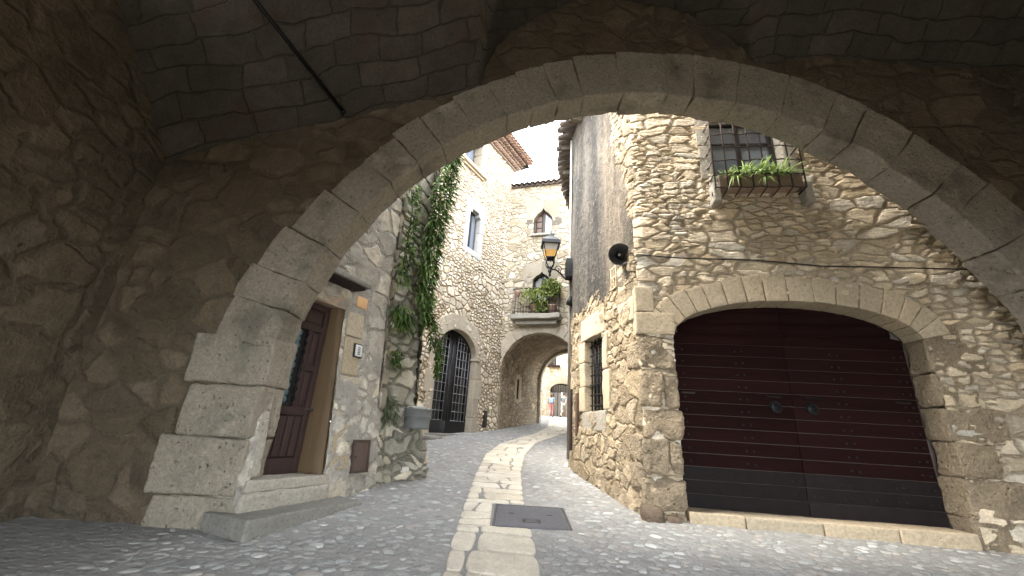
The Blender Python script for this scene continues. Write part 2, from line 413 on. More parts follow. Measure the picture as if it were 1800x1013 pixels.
GLASSB=glassmat('painted_sky_glass',(.15,.18,.22),.04)  # pale blue base colour stands in for reflected sky
TERRA=simple('roof_terracotta',(.38,.245,.17),.85,0,.35,9,.4,(.28,.19,.14))
TERRAG=simple('weathered_roof_tile',(.20,.155,.125),.9,0,.35,9,.4,(.13,.115,.105))
WHITEP=simple('eave_plaster',(.55,.45,.36),.9,0,.2,9,.3)
ZINC=simple('zinc',(.125,.132,.13),.75,.1,.35,10,.2)
PLASTIC=simple('pale_plastic',(.55,.57,.56),.5,0,.1,10,0)
DARKP=simple('dark_plastic',(.015,.015,.016),.6,0,.2,10,.1)
METER=simple('brown_metal',(.085,.062,.052),.55,.3,.25,16,.2)
TILE=simple('orange_tile',(.52,.32,.16),.5,0,.2,10,.1)
TEAL=simple('teal_glass',(.14,.24,.25),.25,0,.25,14,.2,(.09,.15,.16))
COVER=simple('cast_iron_cover',(.10,.10,.108),.55,.35,.3,30,.4,spec=.4)
AMBER=simple('amber_lamp_glass',(.62,.36,.10),.35,0,.2,14,.1)
MILK=simple('frosted_lamp_glass',(.42,.40,.36),.3,0,.2,14,.1)
LEAF=leafmat('ivy_leaf',(.04,.08,.025),(.22,.33,.10))
FERN=leafmat('fern_leaf',(.03,.06,.015),(.13,.20,.05))
SPIDER=leafmat('spider_plant_leaf',(.14,.25,.05),(.50,.60,.27),.35)
BALC=leafmat('balcony_leaf',(.10,.15,.03),(.36,.40,.12))
FARL=leafmat('far_leaf',(.12,.22,.05),(.34,.45,.14))
SOIL=simple('soil',(.05,.038,.028),.95,0,.4,20,.5)
WSTONE=simple('white_stone',(.55,.53,.48),.85,0,.3,12,.4)
WICKER=simple('basket',(.14,.085,.04),.8,0,.4,30,.5)

def ell_ring(mb,fr,cu,cv,a,b,th_,d0,d1,a0,a1,n,r=.02,res=.05,jit=.008,gap=.006,lenvar=.15,thvar=0.0,seed=0):
    """ring of voussoirs round an elliptical arch; angles in degrees from +u"""
    cuts=[0.0]
    for i in range(n): cuts.append(cuts[-1]+1+rng.uniform(-lenvar,lenvar))
    cuts=[a0+(a1-a0)*c/cuts[-1] for c in cuts]
    for i in range(n):
        A,B=R(cuts[i]),R(cuts[i+1]); am=(A+B)/2; half=abs(B-A)/2*max(a,b)-gap/2
        t=(th_((cuts[i]+cuts[i+1])/2) if callable(th_) else th_)+rng.uniform(-thvar,thvar)
        def fn(x,am=am):
            g=am+x[:,0]/max(a,b)
            ex,ey=a*np.cos(g),b*np.sin(g); nx,ny=np.cos(g)/a,np.sin(g)/b; L=np.hypot(nx,ny)
            return fr.PA(np.stack([cu+ex+nx/L*x[:,1],cv+ey+ny/L*x[:,1],x[:,2]],1))
        mb.block(fn,(-half,0,d0),(half,t,d1),r,res,jit=jit,seed=seed+i*7)

# ------------------------------------------------------------------ ground: street, path, cobbles
DIR_L=[(0.0,-.36),(3.62,-.40),(4.36,-.42),(7.07,-.42),(9.33,-.36),(11.06,-.10),(12.48,.36),(14.21,1.03),(16.76,1.66),(20,2.10),(26,2.6)]
DIR_R=[(0.0,.40),(3.72,.37),(4.49,.36),(5.9,.32),(7.76,.36),(9.67,.52),(12.0,.97),(14.35,1.90),(15.6,2.36),(18,2.75),(21,3.05),(26,3.6)]
def pl(y): return float(np.interp(y,[a for a,b in DIR_L],[b for a,b in DIR_L]))
def pr(y): return float(np.interp(y,[a for a,b in DIR_R],[b for a,b in DIR_R]))
def street_mat():
    s=NT('street_mortar',True)
    uv=s.n('UVMap').outputs[0]
    n1=s.noise(uv,3,6,.6); n2=s.noise(uv,45,5,.65); n3=s.noise(uv,.5,3)
    a=s.n('TexVoronoi'); a.voronoi_dimensions='2D'; s.set(a,'Vector',s.vmath('MULTIPLY',uv,(11,13,1))); s.set(a,'Scale',1.0)
    k=s.mapr(a.outputs['Distance'],.42,.2)
    c=s.mix(n1,(.19,.188,.178),(.27,.265,.25)); c=s.scale(c,s.math('MULTIPLY_ADD',n2,.9,.55)); c=s.scale(c,s.math('MULTIPLY_ADD',n3,.5,.75))
    c=s.mix(s.math('MULTIPLY',k,.5),c,s.scale(a.outputs['Color'],.0)) if False else c
    h=s.math('ADD',s.math('MULTIPLY',s.math('SUBTRACT',n2,.5),.008),s.math('MULTIPLY',s.math('SUBTRACT',n1,.5),.02))
    h=s.math('ADD',h,s.math('MULTIPLY',k,.006))
    return s.fin(c,.9,h,spec=.25)
SM=street_mat()
def sheet(name,xs,ys,zoff,mat,kind='structure'):
    X,Y=np.meshgrid(xs,ys); Z=gz(Y)+zoff
    P=np.stack([X,Y,Z],2).reshape(-1,3); nx,ny=len(xs),len(ys); I=np.arange(nx*ny).reshape(ny,nx)
    F=np.stack([I[:-1,:-1],I[:-1,1:],I[1:,1:],I[1:,:-1]],2).reshape(-1,4)
    mb=MB(); mb.add(P,F,1.0,P[:,:2]); o=mb.build(name,mat); o['kind']=kind; return o
sheet('street',np.arange(-6,8.01,.1),np.arange(-3,40.01,.1),0.0,SM)
g=sheet('ground',np.concatenate([np.linspace(-400,-20,8),np.linspace(-14,14,15),np.linspace(20,400,8)]),np.concatenate([np.linspace(-300,-10,6),np.linspace(-4,60,33),[100,200,400]]),-.06,simple('earth',(.16,.14,.11),.95,0,.4,2,.3))
MANH=((-.05,.79),(4.80,5.62))
def pebbles():
    s=NT('pebble',True)
    t=s.n('Attribute'); t.attribute_name='tint'; t=t.outputs['Fac']
    ob=s.n('TexCoord').outputs['Object']; n=s.noise(ob,30,5,.6); n2=s.noise(ob,1.0,3); n3=s.noise(ob,5,3)
    c=s.ramp(t,[(.17,.17,.16),(.22,.23,.215),(.26,.26,.24),(.20,.195,.185),(.30,.28,.25),(.24,.245,.235),(.31,.32,.30),(.37,.37,.35),(.46,.455,.43)])
    c=s.scale(c,s.math('MULTIPLY_ADD',n,.8,.6)); c=s.scale(c,s.math('MULTIPLY_ADD',n2,.5,.75)); c=s.mix(s.math('MULTIPLY',s.mapr(n3,.5,.65),.45),c,(.21,.205,.19))
    mat=s.fin(c,.72,s.math('MULTIPLY',s.math('SUBTRACT',n,.5),.008),spec=.35)
    mb=MB(); sp=.088
    ring=[(1.0,-.5),(.97,.15),(.82,.62),(.5,.92),(.0,1.0)]
    y=2.4; row=0
    V=[];F=[];T=[];o=0
    while y<21:
        sp=.108 if y<9 else .125
        xl,xr=(-2.9,6.2) if y<5.6 else ((-2.4,1.9) if y<10.5 else (-2.6,3.2))
        x=xl+(row%2)*sp/2
        while x<xr:
            px=x+rng.uniform(-.3,.3)*sp; py=y+rng.uniform(-.32,.32)*sp; x+=sp
            if pl(py)-.02<px<pr(py)+.02: continue
            if MANH[0][0]-.05<px<MANH[0][1]+.05 and MANH[1][0]-.05<py<MANH[1][1]+.05: continue
            if rng.random()<.05: continue
            big=rng.random(); a=sp*rng.uniform(.34,.62)*(1.3 if big>.88 else 1); b=a*rng.uniform(.5,.85); hh=rng.uniform(.005,.013)*(1.15 if big>.88 else 1)
            th=rng.gauss(0,.6); n=9
            ph=[rng.uniform(.82,1.15) for _ in range(n)]
            z0=gzf(py)+rng.uniform(-.004,.002)
            for (q,hz) in ring[:-1]:
                for k in range(n):
                    g=2*math.pi*k/n; ex,ey=a*q*ph[k]*math.cos(g),b*q*ph[k]*math.sin(g)
                    X=px+ex*math.cos(th)-ey*math.sin(th); Y=py+ex*math.sin(th)+ey*math.cos(th)
                    V.append((X,Y,z0+(Y-py)*.09+hz*hh))
            V.append((px,py,z0+hh))
            for r_ in range(3):
                for k in range(n): F.append((o+r_*n+k,o+r_*n+(k+1)%n,o+(r_+1)*n+(k+1)%n,o+(r_+1)*n+k))
            for k in range(n): F.append((o+3*n+k,o+3*n+(k+1)%n,o+4*n))
            tt=rng.random(); tt=tt*.8 if rng.random()<.955 else rng.uniform(.85,1)
            T+= [tt]*(4*n+1); o+=4*n+1
        y+=sp*.86; row+=1
    mb.add(np.array(V),F,np.array(T))
    ob=mb.build('cobblestones',mat); ob['kind']='stuff'; tag(ob,'small grey river cobbles set in mortar either side of the pale path','cobbles')
pebbles()
def chaikin(p,k=2,w=.25):
    for _ in range(k):
        q=[]
        for i in range(len(p)):
            a,b=p[i],p[(i+1)%len(p)]
            q.append((a[0]*(1-w)+b[0]*w,a[1]*(1-w)+b[1]*w)); q.append((a[0]*w+b[0]*(1-w),a[1]*w+b[1]*(1-w)))
        p=q
    return p
def flagstones():
    s=NT('flagstone',True); t=s.n('Attribute'); t.attribute_name='tint'; t=t.outputs['Fac']
    ob=s.n('TexCoord').outputs['Object']; n=s.noise(ob,5,7,.65); n2=s.noise(ob,40,5,.65)
    c=s.ramp(t,[(.461,.417,.329),(.516,.472,.384),(.428,.384,.303),(.549,.505,.417),(.461,.428,.357)])
    c=s.scale(c,s.math('MULTIPLY',s.math('MULTIPLY_ADD',n,.75,.62),s.math('MULTIPLY_ADD',n2,.6,.7)))
    h=s.math('ADD',s.math('MULTIPLY',s.math('SUBTRACT',n,.5),.014),s.math('MULTIPLY',s.math('SUBTRACT',n2,.5),.005))
    mat=s.fin(c,.78,h,spec=.3)
    mb=MB(); y=1.6
    def line(y0,tilt,w1,w2): return lambda t:y0+tilt*(t-.5)+w1*math.sin(t*5+w2)
    lo=line(y,0,0,0)
    while y<24:
        st=rng.choice([.20,.28,.38,.46,.30]) if y<4.6 else rng.choice([.16,.22,.30,.40,.26]) if y<9 else rng.choice([.25,.35,.5])
        edge=[q for q in (MANH[1][0]-.03,MANH[1][1]+.03) if y+.01<q<y+st+.12]
        if edge: st=edge[0]-y
        y+=st; up=line(y,0 if edge else rng.uniform(-.10,.10),0 if edge else rng.uniform(0,.02),rng.uniform(0,6))
        beside=MANH[1][0]-.1<y-st/2<MANH[1][1]+.1 and y-st>MANH[1][0]-.1 and y<MANH[1][1]+.1
        k=rng.choice([1,2,2,3,3]) if st<.36 else rng.choice([2,2,3,3])
        cuts=[0]+sorted(rng.uniform(.2,.8) for _ in range(k-1))+[1]
        sl=[0]+[rng.uniform(-.12,.12) for _ in range(k-1)]+[0]
        g=.016
        for i in range(k):
            ta,tb=cuts[i],cuts[i+1]; sa,sb=sl[i],sl[i+1]
            if tb-ta<.12: continue
            m=max(2,int((tb-ta)*6))
            A=[(ta-sa/2+(tb-sb/2-ta+sa/2)*j/m,0) for j in range(m+1)]; B=[(ta+sa/2+(tb+sb/2-ta-sa/2)*j/m,1) for j in range(m+1)]
            poly=[]
            def xy(t,yy): l,r=pl(yy),pr(yy); return (l+(r-l)*t+rng.uniform(-.007,.007),yy+rng.uniform(-.009,.009))
            for t_,_ in A: poly.append(xy(t_+(g if t_==A[0][0] else -g if t_==A[-1][0] else 0)*1.0,lo(t_)+g))
            for t_,_ in B[::-1]: poly.append(xy(t_+(g if t_==B[0][0] else -g if t_==B[-1][0] else 0),up(t_)-g))
            if len(poly)<4: continue
            if beside: poly=[(min(q[0],MANH[0][0]-.025-.001*q[1]),q[1]) for q in poly]
            if max(q[0] for q in poly)-min(q[0] for q in poly)<.09: continue
            p=chaikin(poly,2,.22); n_=len(p)
            cx=sum(q[0] for q in p)/n_; cy=sum(q[1] for q in p)/n_
            dz=rng.uniform(.011,.018)
            rings=[(1.0,-.01),(1.0,dz*.45),(.985,dz*.85),(.955,dz),(.6,dz+.001),(.25,dz+.001)]
            V=[];F=[]
            for q_,z_ in rings:
                for (a,b) in p:
                    X=cx+(a-cx)*q_; Y=cy+(b-cy)*q_; V.append((X,Y,gzf(Y)+z_+.004))
            V.append((cx,cy,gzf(cy)+dz+.005))
            for r_ in range(len(rings)-1):
                for q in range(n_): F.append((r_*n_+q,r_*n_+(q+1)%n_,(r_+1)*n_+(q+1)%n_,(r_+1)*n_+q))
            e=(len(rings)-1)*n_
            for q in range(n_): F.append((e+q,e+(q+1)%n_,e+n_))
            mb.add(np.array(V),F,rng.random())
        lo=up
    o=mb.build('flagstone_path',mat); o['kind']='structure'
flagstones()
def manhole():
    (x0,x1),(y0,y1)=MANH; cy=(y0+y1)/2; b=((x0+x1)/2,cy,gzf(cy))
    o=thing('manhole_cover','dark grey rectangular access cover set flush across the pale stone path','manhole cover',b)
    def mp(a): return np.stack([a[:,0]+b[0]+ (a[:,1])*.02,a[:,1]+b[1],gz(a[:,1]+b[1])+a[:,2]],1)
    w,h=(x1-x0)/2,(y1-y0)/2
    m=MB()
    for lo,hi in (((-w,-h,-.02),(w,-h+.03,.013)),((-w,h-.03,-.02),(w,h,.013)),((-w,-h+.032,-.02),(-w+.03,h-.032,.013)),((w-.03,-h+.032,-.02),(w,h-.032,.013))): m.block(mp,lo,hi,.004,.2,.7)
    m.build('frame',COVER,o)
    m=MB(); m.block(mp,(-w+.036,-h+.036,-.02),(w-.036,h-.036,.012),.004,.2,1.0)
    for i in range(28):
        for j in range(24):
            x=-w+.07+i*(2*w-.14)/27; y=-h+.07+j*(2*h-.14)/23
            if abs(x-.0)<.11 and -.26<y<-.10: continue
            if abs(y-.06)<.05 and abs(abs(x)-.22)<.03: continue
            m.block(mp,(x-.007,y-.007,.011),(x+.007,y+.007,.0145),.001,1,1.05)
    m.build('lid',COVER,o)
    m=MB(); m.block(mp,(-.10,-.25,.010),(.10,-.11,.0145),.002,.2,.35)
    for k in range(3): m.block(mp,(-.07+.01*k,-.23+.04*k,.0145),(.07-.02*k,-.215+.04*k,.0165),.001,1,1.3)
    m.build('badge',COVER,o)
    for sx in (-.22,.22):
        m=MB(); m.block(mp,(sx-.03,.045,.0115),(sx+.03,.075,.0135),.002,.1,.12); m.build('lifting_slot',DARKP,o)
manhole()
# ------------------------------------------------------------------ vaulted passage the camera stands in
def passage():
    o=thing('vaulted_passage','dark stone passage with a wide dressed arch and groin vault framing the lane','covered passage',(-3.2,YA,gzf(YA)))
    def inside(C,r):
        x,z=C[:,0],C[:,2]
        return ((x-ACX)**2+(z-ACZ)**2<r*r)&(z>1.9)
    def lower(C): return (C[:,2]<=2.2)&(C[:,0]>-2.45)&(C[:,0]<6.25)
    # face of the wall over and beside the arch
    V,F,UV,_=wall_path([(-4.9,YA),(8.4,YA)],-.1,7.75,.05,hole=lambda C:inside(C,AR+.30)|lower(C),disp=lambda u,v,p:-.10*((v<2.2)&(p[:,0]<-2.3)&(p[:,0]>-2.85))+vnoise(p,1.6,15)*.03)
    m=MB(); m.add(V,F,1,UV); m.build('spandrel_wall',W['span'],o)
    V,F,UV,_=wall_path([(8.4,YA+.30),(-4.5,YA+.30)],.1,7.75,.07,hole=lambda C:inside(C,AR+.30)|lower(C))
    m=MB(); m.add(V,F,1,UV); m.build('outer_wall_face',W['front'],o)
    # arch ring
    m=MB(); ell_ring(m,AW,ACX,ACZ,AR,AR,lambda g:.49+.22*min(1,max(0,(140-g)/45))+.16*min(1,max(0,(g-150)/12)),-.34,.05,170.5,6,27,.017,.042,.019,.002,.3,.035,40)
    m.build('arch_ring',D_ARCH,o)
    # left pier of large blocks
    m=MB(); z=.25; hs=[.42,.52,.50,.50]
    for i,h in enumerate(hs):
        w=[.76,.84,.72,.80][i]
        m.block(lambda a:AW.PA(a),(-2.45-w,z,-.42),(-2.45+[.02,.0,.015,.03][i],z+h-.010,.05),.028,.05,jit=.016,seed=i*31)
        z+=h
    m.block(lambda a:AW.PA(a),(-2.95,z-.02,-.33),(-2.44,z+.30,.015),.03,.05,jit=.015,seed=77)
    m.build('left_pier',D_PIER,o)
    m=MB(); z=.25
    for i in range(5):
        h=.42; m.block(lambda a:AW.PA(a),(6.2,z,-.34),(6.9+.3*(i%2),z+h-.01,.045),.028,.08,jit=.014,seed=i*13+5); z+=h
    m.build('right_pier',D_PIER,o)
    # groin vault
    def sp(x): return np.interp(x,[-4.5,-3.5,-1.5,-.6,.5,3.0,4.0,8],[4.25,4.6,5.30,5.64,5.8,6.4,6.55,6.6])
    xs=np.arange(-4.8,8.3,.05); ys=np.arange(-2.3,YA+.28,.05)
    X,Y=np.meshgrid(xs,ys); dy=np.clip(YA-Y,0,9)
    zB=sp(X)+1.9*np.sin(np.clip(dy/3.0,0,2)*math.pi/2)*1.0
    q=4-(X-1.4)**2; zA=np.where(q>0,5.5+np.sqrt(np.maximum(q,0)),0)
    zA=zA-.12*dy*0
    Z=np.maximum(zA,zB)
    P=np.stack([X,Y,Z],2).reshape(-1,3); P[:,2]+=vnoise(P,1.2,3)*.045+vnoise(P,3.1,4)*.022
    nx,ny=len(xs),len(ys); I=np.arange(nx*ny).reshape(ny,nx)
    F=np.stack([I[:-1,:-1],I[1:,:-1],I[1:,1:],I[:-1,1:]],2).reshape(-1,4)
    UVv=np.stack([X,np.cumsum(np.concatenate([np.zeros((1,nx)),np.hypot(.05,np.diff(Z,axis=0))]),0)],2).reshape(-1,2)
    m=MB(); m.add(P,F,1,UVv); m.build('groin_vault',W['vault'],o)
    # side walls of the passage
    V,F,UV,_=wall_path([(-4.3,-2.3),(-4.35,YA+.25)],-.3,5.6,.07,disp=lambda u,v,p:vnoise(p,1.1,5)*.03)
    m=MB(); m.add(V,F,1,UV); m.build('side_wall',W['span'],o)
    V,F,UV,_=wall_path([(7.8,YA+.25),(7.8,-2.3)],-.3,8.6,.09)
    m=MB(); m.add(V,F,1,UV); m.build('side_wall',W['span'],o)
    # unseen rear wall, its opening sized to let in fill light from behind
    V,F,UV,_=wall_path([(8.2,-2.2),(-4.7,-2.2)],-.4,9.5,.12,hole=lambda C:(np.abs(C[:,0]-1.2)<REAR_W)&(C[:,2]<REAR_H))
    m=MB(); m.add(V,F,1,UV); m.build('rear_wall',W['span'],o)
REAR_W,REAR_H=3.4,3.6
passage()
def tie_rod():
    o=MB(); a=np.array((-2.27,4.22,5.09)); b=np.array((-3.08,2.22,5.51))
    o.bar(a,b,.024,8); o.lathe(a-(b-a)*.004,tuple(b-a),[(0,.0),(0,.034),(.03,.034),(.035,.028)],10)
    tag(o.build('iron_bar',IRON,base=tuple(a)),'thin black iron bar slanting down across the dark vault','iron bar')
tie_rod()

# ------------------------------------------------------------------ left house: panelled door, buttress
LWm=lambda a:LW.PA(np.stack([a[:,0]+.085*np.clip((a[:,2]+.29)/.29,0,1),a[:,1],a[:,2]+np.array([lbat(v) for v in a[:,1]])],1))
LX=thing('stone_house','grey battered stone house with a panelled dark door and a mossy rough corner','house',LW.P(1.0,gzf(5.2),0))
def left_house():
    o=LX
    pts=[LW.P(-.04,0)[:2],LW.P(1.0,0)[:2],LW.P(1.84,0)[:2],(-1.70,6.22),BU.P(.06,0)[:2],BU.P(.66,0)[:2],BU.P(.74,0,-.02)[:2],BU.P(.79,0,-.06)[:2],BU.P(.82,0,-.12)[:2],BU.P(.83,0,-.22)[:2],(-1.72,7.9),(-3.6,11.2)]
    L1=1.04
    def hole(C):
        u=LW.U(C); d=np.abs(LW.D(C)); z=C[:,2]
        return (d<.6)&(u>.08)&(u<.985)&(z>.80)&(z<2.80)&(C[:,1]<5.6)
    cut=1.90
    def disp(u,v,p):
        uu=u-2.25; r=np.clip((v-1.34)/.06,0,1)*np.clip((uu-.15)/.25,0,1)*np.clip((1.25-uu)/.3,0,1)
        return -.13*r + .05*np.clip((1.3-v)/.8,0,1)*(u>2.0) + vnoise(p,1.3,2)*.03 + vnoise(p,.5,8)*.04*(u>1.9)
    V,F,UV,C=wall_path(pts,.2,6.75,.032,hole=hole,batter=lbat,disp=disp,ub=(.12,1.025),vb=(.8,2.8))
    fu=UV[np.array(F)].mean(1)
    nz=vnoise(np.stack([fu[:,0],fu[:,1],fu[:,0]*0],1),2.0,4)*.12
    mi=(fu[:,0]+nz>1.93).astype(int)
    m=MB(); m.add(V,F,1,UV); m.m=mi.tolist(); m.build('wall',[W['left'],W['butt']],o)
    # dressed stones round the door
    m=MB()
    for z0,z1,w in ((.50,.84,.30),(.84,1.38,.30),(1.39,1.95,.34),(1.96,2.45,.28),(2.46,2.80,.30)):
        m.block(LWm,(.965,z0,-.20),(.965+w,z1-.006,.028),.014,.05,jit=.006,seed=int(z0*50))
    m.build('door_jamb',D_JAMB,o)
    m=MB()
    for z0,z1,w in ((.84,1.45,.14),(1.46,2.0,.14),(2.01,2.80,.14)):
        m.block(LWm,(-.05,z0,-.30),(.09,z1-.006,.02),.012,.05,jit=.005,seed=int(z0*70))
    m.build('door_jamb',D_GREY,o)
    m=MB(); m.block(LWm,(-.05,2.785,-.30),(1.16,3.07,.025),.014,.05,jit=.006,seed=3,tint=.9); m.build('lintel',dressed('pink_lintel',(.40,.30,.225),(.30,.235,.18),.006),o)
    m=MB(); m.block(LWm,(.28,3.10,-.1),(1.04,3.155,.30),.012,.06,jit=.012,seed=9); m.build('canopy',D_STEP,o)
    m=MB(); m.block(LWm,(.33,3.06,-.1),(.98,3.097,.25),.005,.2); m.build('canopy_board',WOOD,o)
    # threshold
    m=MB(); m.block(LWm,(-.12,.30,-.45),(.93,.70,.10),.04,.05,jit=.03,seed=21,tint=.5); m.block(LWm,(-.05,.70,-.45),(.96,.80,.05),.012,.05,jit=.008,seed=22,tint=1); m.build('threshold',D_GREY,o)
    # wooden lining of the far reveal
    m=MB()
    m.block(lambda a:LW.PA(np.stack([a[:,0]+.085*np.clip((a[:,2]+.29)/.29,0,1),a[:,1],np.where(a[:,2]>-.1,np.array([lbat(v) for v in a[:,1]])+.012,a[:,2])],1)),(.877,.802,-.33),(.900,2.78,0.0),.004,.08,tint=1)
    m.build('door_lining',WOODL,o)
    # door leaf
    dr=MB(); d0=-.32; d1=-.275
    def B(mb,u,v,dd=(d0,d1),t=1.0,r=.005): mb.block(LW.PA,(u[0],v[0],dd[0]),(u[1],v[1],dd[1]),r,.5,t)
    B(dr,(.80,.875),(.80,2.77)); B(dr,(.10,.17),(.80,2.77)); 
    for v in ((.80,.965),(1.43,1.52),(2.425,2.50),(2.70,2.77)): B(dr,(.17,.80),v)
    B(dr,(.63,.80),(1.94,2.01)); B(dr,(.615,.67),(1.52,2.425))
    dr.box(LW,(-.05,1.06),(.72,2.92),(-.43,-.345),.5)
    D=dr.build('door',WOOD,o)
    for u,v in (((.67,.80),(1.52,1.94)),((.67,.80),(2.01,2.425)),((.17,.80),(2.50,2.70))):
        m=MB(); B(m,(u[0]+.002,u[1]-.002),(v[0]+.002,v[1]-.002),(d0,d0+.02)); B(m,(u[0]+.03,u[1]-.03),(v[0]+.03,v[1]-.03),(d0+.02,d0+.034),1.1,.008); m.build('panel',WOOD,D)
    m=MB(); B(m,(.172,.798),(.967,1.428),(d0,d0+.018),.8)
    for k in range(6): B(m,(.185+k*.103,.27+k*.103),(.985,1.41),(d0+.018,d0+.036),1.1,.006)
    m.build('boarded_panel',WOOD,D)
    m=MB(); B(m,(.172,.50),(1.522,2.423),(d0+.005,d0+.012),1.0,.002)
    m.build('pane',TEAL,D)
    m=MB()
    for k in range(11):
        z=1.56+k*.078; m.lathe(LW.P(.50+rng.uniform(-.008,.008),z+.035,d0+.010),(LW.n[0],LW.n[1],0),[(0,.046),(.012,.043),(.022,.025),(.026,0)],12,rng.uniform(.8,1.5))
    m.build('bottle_glass',TEAL,D)
    m=MB(); B(m,(.502,.614),(1.522,2.423),(d0,d0+.004),1,.001); m.build('dark_pane',DARKP,D)
    m=MB()
    m.bar(LW.P(.585,1.53,d1+.015),LW.P(.585,2.42,d1+.015),.008)
    for k in range(8):
        z=1.58+k*.108; pts=[LW.P(.575+.035*math.cos(g*.8),z+.05*math.sin(g*.8)+.02,d1+.018) for g in np.linspace(0,7,14)]
        m.tube(pts,.006,5)
    m.build('scrollwork',IRON,D)
    m=MB(); m.lathe(LW.P(.84,1.50,d1),(LW.n[0],LW.n[1],0),[(0,.022),(.01,.022),(.02,.012),(.04,.012),(.05,.024),(.065,.02),(.07,0)],12); m.build('door_knob',RUST,D)
    # pale stone lodged in the rough base of the corner
    m=MB(); m.block(BU.PA,(.36,.72,-.05),(.50,.82,.105),.045,.04,jit=.012,seed=8,tint=1); m.build('white_stone',WSTONE,o)
    m=MB()
    for i in range(15):
        u=-.05+.85*(i%8)/8+rng.uniform(-.02,.02); row=i//8; z=.50+row*.17+rng.uniform(-.02,.02)+.055*u
        m.block(BU.PA,(u-.02,z,-.12),(u+rng.uniform(.10,.2),z+rng.uniform(.10,.16),.05+rng.uniform(.0,.06)),.04,.045,jit=.025,seed=i*5)
    m.build('base_stone',dressed('mossy_base_stone',(.26,.24,.19),(.15,.14,.11),.014),o)
left_house()
def step():
    m=MB()
    m.block(LW.PA,(-.16,.26,-.15),(.86,.555,.42),.02,.05,jit=.010,seed=2,tint=.5); m.block(LW.PA,(.867,.28,-.15),(1.25,.552,.41),.02,.05,jit=.012,seed=5,tint=.8)
    tag(m.build('stone_step',D_STEP,base=LW.P(.5,.36,.2)),'low worn grey stone step below the panelled door','step')
step()
def wall_fittings():
    f=lambda a:LWm(a)
    o=thing('intercom','small pale intercom panel on the grey wall right of the panelled door','intercom',tuple(LWm(np.array([[1.19,2.29,0.0]]))[0]))
    m=MB(); m.block(f,(1.115,2.20,.0),(1.265,2.385,.055),.008,.3,1); m.build('casing',DARKP,o)
    m=MB(); m.block(f,(1.130,2.215,.05),(1.250,2.370,.062),.006,.3,1); m.build('face_plate',PLASTIC,o)
    m=MB()
    for k in range(5): m.block(f,(1.165,2.24+k*.022,.06),(1.215,2.25+k*.022,.065),.001,.3,1)
    m.build('speaker_slot',DARKP,o)
    m=MB(); m.block(f,(1.07,2.885,.018),(1.27,3.04,.045),.006,.3,1)
    tag(m.build('ceramic_tile',TILE,base=tuple(LWm(np.array([[1.17,2.96,0.02]]))[0])),'plain orange ceramic tile fixed beside the door canopy','tile')
    o=thing('meter_cabinet','brown metal meter cabinet set low in the grey wall beside the door','meter cabinet',tuple(LWm(np.array([[1.45,.8,0.0]]))[0]))
    m=MB()
    for u,v in (((1.30,1.325),(.79,1.18)),((1.575,1.60),(.79,1.18)),((1.325,1.575),(.79,.815)),((1.325,1.575),(1.155,1.18))): m.block(f,(u[0],v[0],-.02),(u[1],v[1],.06),.004,.3,.8)
    m.build('frame',METER,o)
    m=MB(); m.block(f,(1.327,.817,.0),(1.573,1.153,.052),.004,.3,1.15); m.build('door',METER,o)
    m=MB(); m.lathe(LWm(np.array([[1.35,.98,.05]]))[0],(LW.n[0],LW.n[1],0),[(0,.012),(.01,.012),(.012,0)],8); m.build('lock',DARKP,o)
wall_fittings()
def tub():
    c=BU.P(.50,1.345,.13)
    o=thing('zinc_tub','old zinc half tub of pale pebbles on the ledge of the mossy corner','tub',c)
    m=MB(); ax=(0,0,1)
    m.lathe(c,ax,[(0,0),(0,.185),(.03,.192),(.035,.186),(.16,.197),(.165,.204),(.18,.204),(.185,.199),(.265,.206),(.28,.218),(.29,.212),(.27,.198),(.24,.192),(.24,0)],28); m.build('bucket',ZINC,o)
    m=MB()
    for i in range(26):
        g=rng.uniform(0,6.3);r=rng.uniform(0,.15);s=rng.uniform(.03,.055); p=(c[0]+r*math.cos(g),c[1]+r*math.sin(g),c[2]+.245)
        m.block(WORLD,(p[0]-s,p[1]-s,p[2]),(p[0]+s,p[1]+s,p[2]+s*1.7),.02,.04,jit=.008,seed=i)
    m.build('pebble_fill',WSTONE,o)
    for s in (-1,1):
        m=MB(); pts=[(c[0]+BU.d[0]*s*(.205+.05*math.sin(g)),c[1]+BU.d[1]*s*(.205+.05*math.sin(g)),c[2]+.21+.05*math.cos(g)) for g in np.linspace(.2,2.9,8)]
        m.tube(pts,.008,6); m.build('handle',ZINC,o)
tub()
def leaf(mb,p,dirv,L,w,droop,tint,nseg=3):
    p=np.array(p,float); d=np.array(dirv,float); d/=np.linalg.norm(d)+1e-9
    s=np.cross(d,(0,0,1)); n=np.linalg.norm(s); s=s/n if n>.05 else np.array((1.,0,0))
    ro=rng.uniform(-.7,.7); up=np.cross(s,d); s=s*math.cos(ro)+up*math.sin(ro)
    V=[];prof=[.35,1.0,.75,.06] if nseg==3 else [.6,1.0,.85,.55,.05]
    for i in range(nseg+1):
        t=i/nseg; c=p+d*L*t+np.array((0,0,-droop*L*t*t)); ww=w*prof[i]
        V+= [c-s*ww/2,c+s*ww/2]
    mb.add(V,[(2*i,2*i+1,2*i+3,2*i+2) for i in range(nseg)],tint)
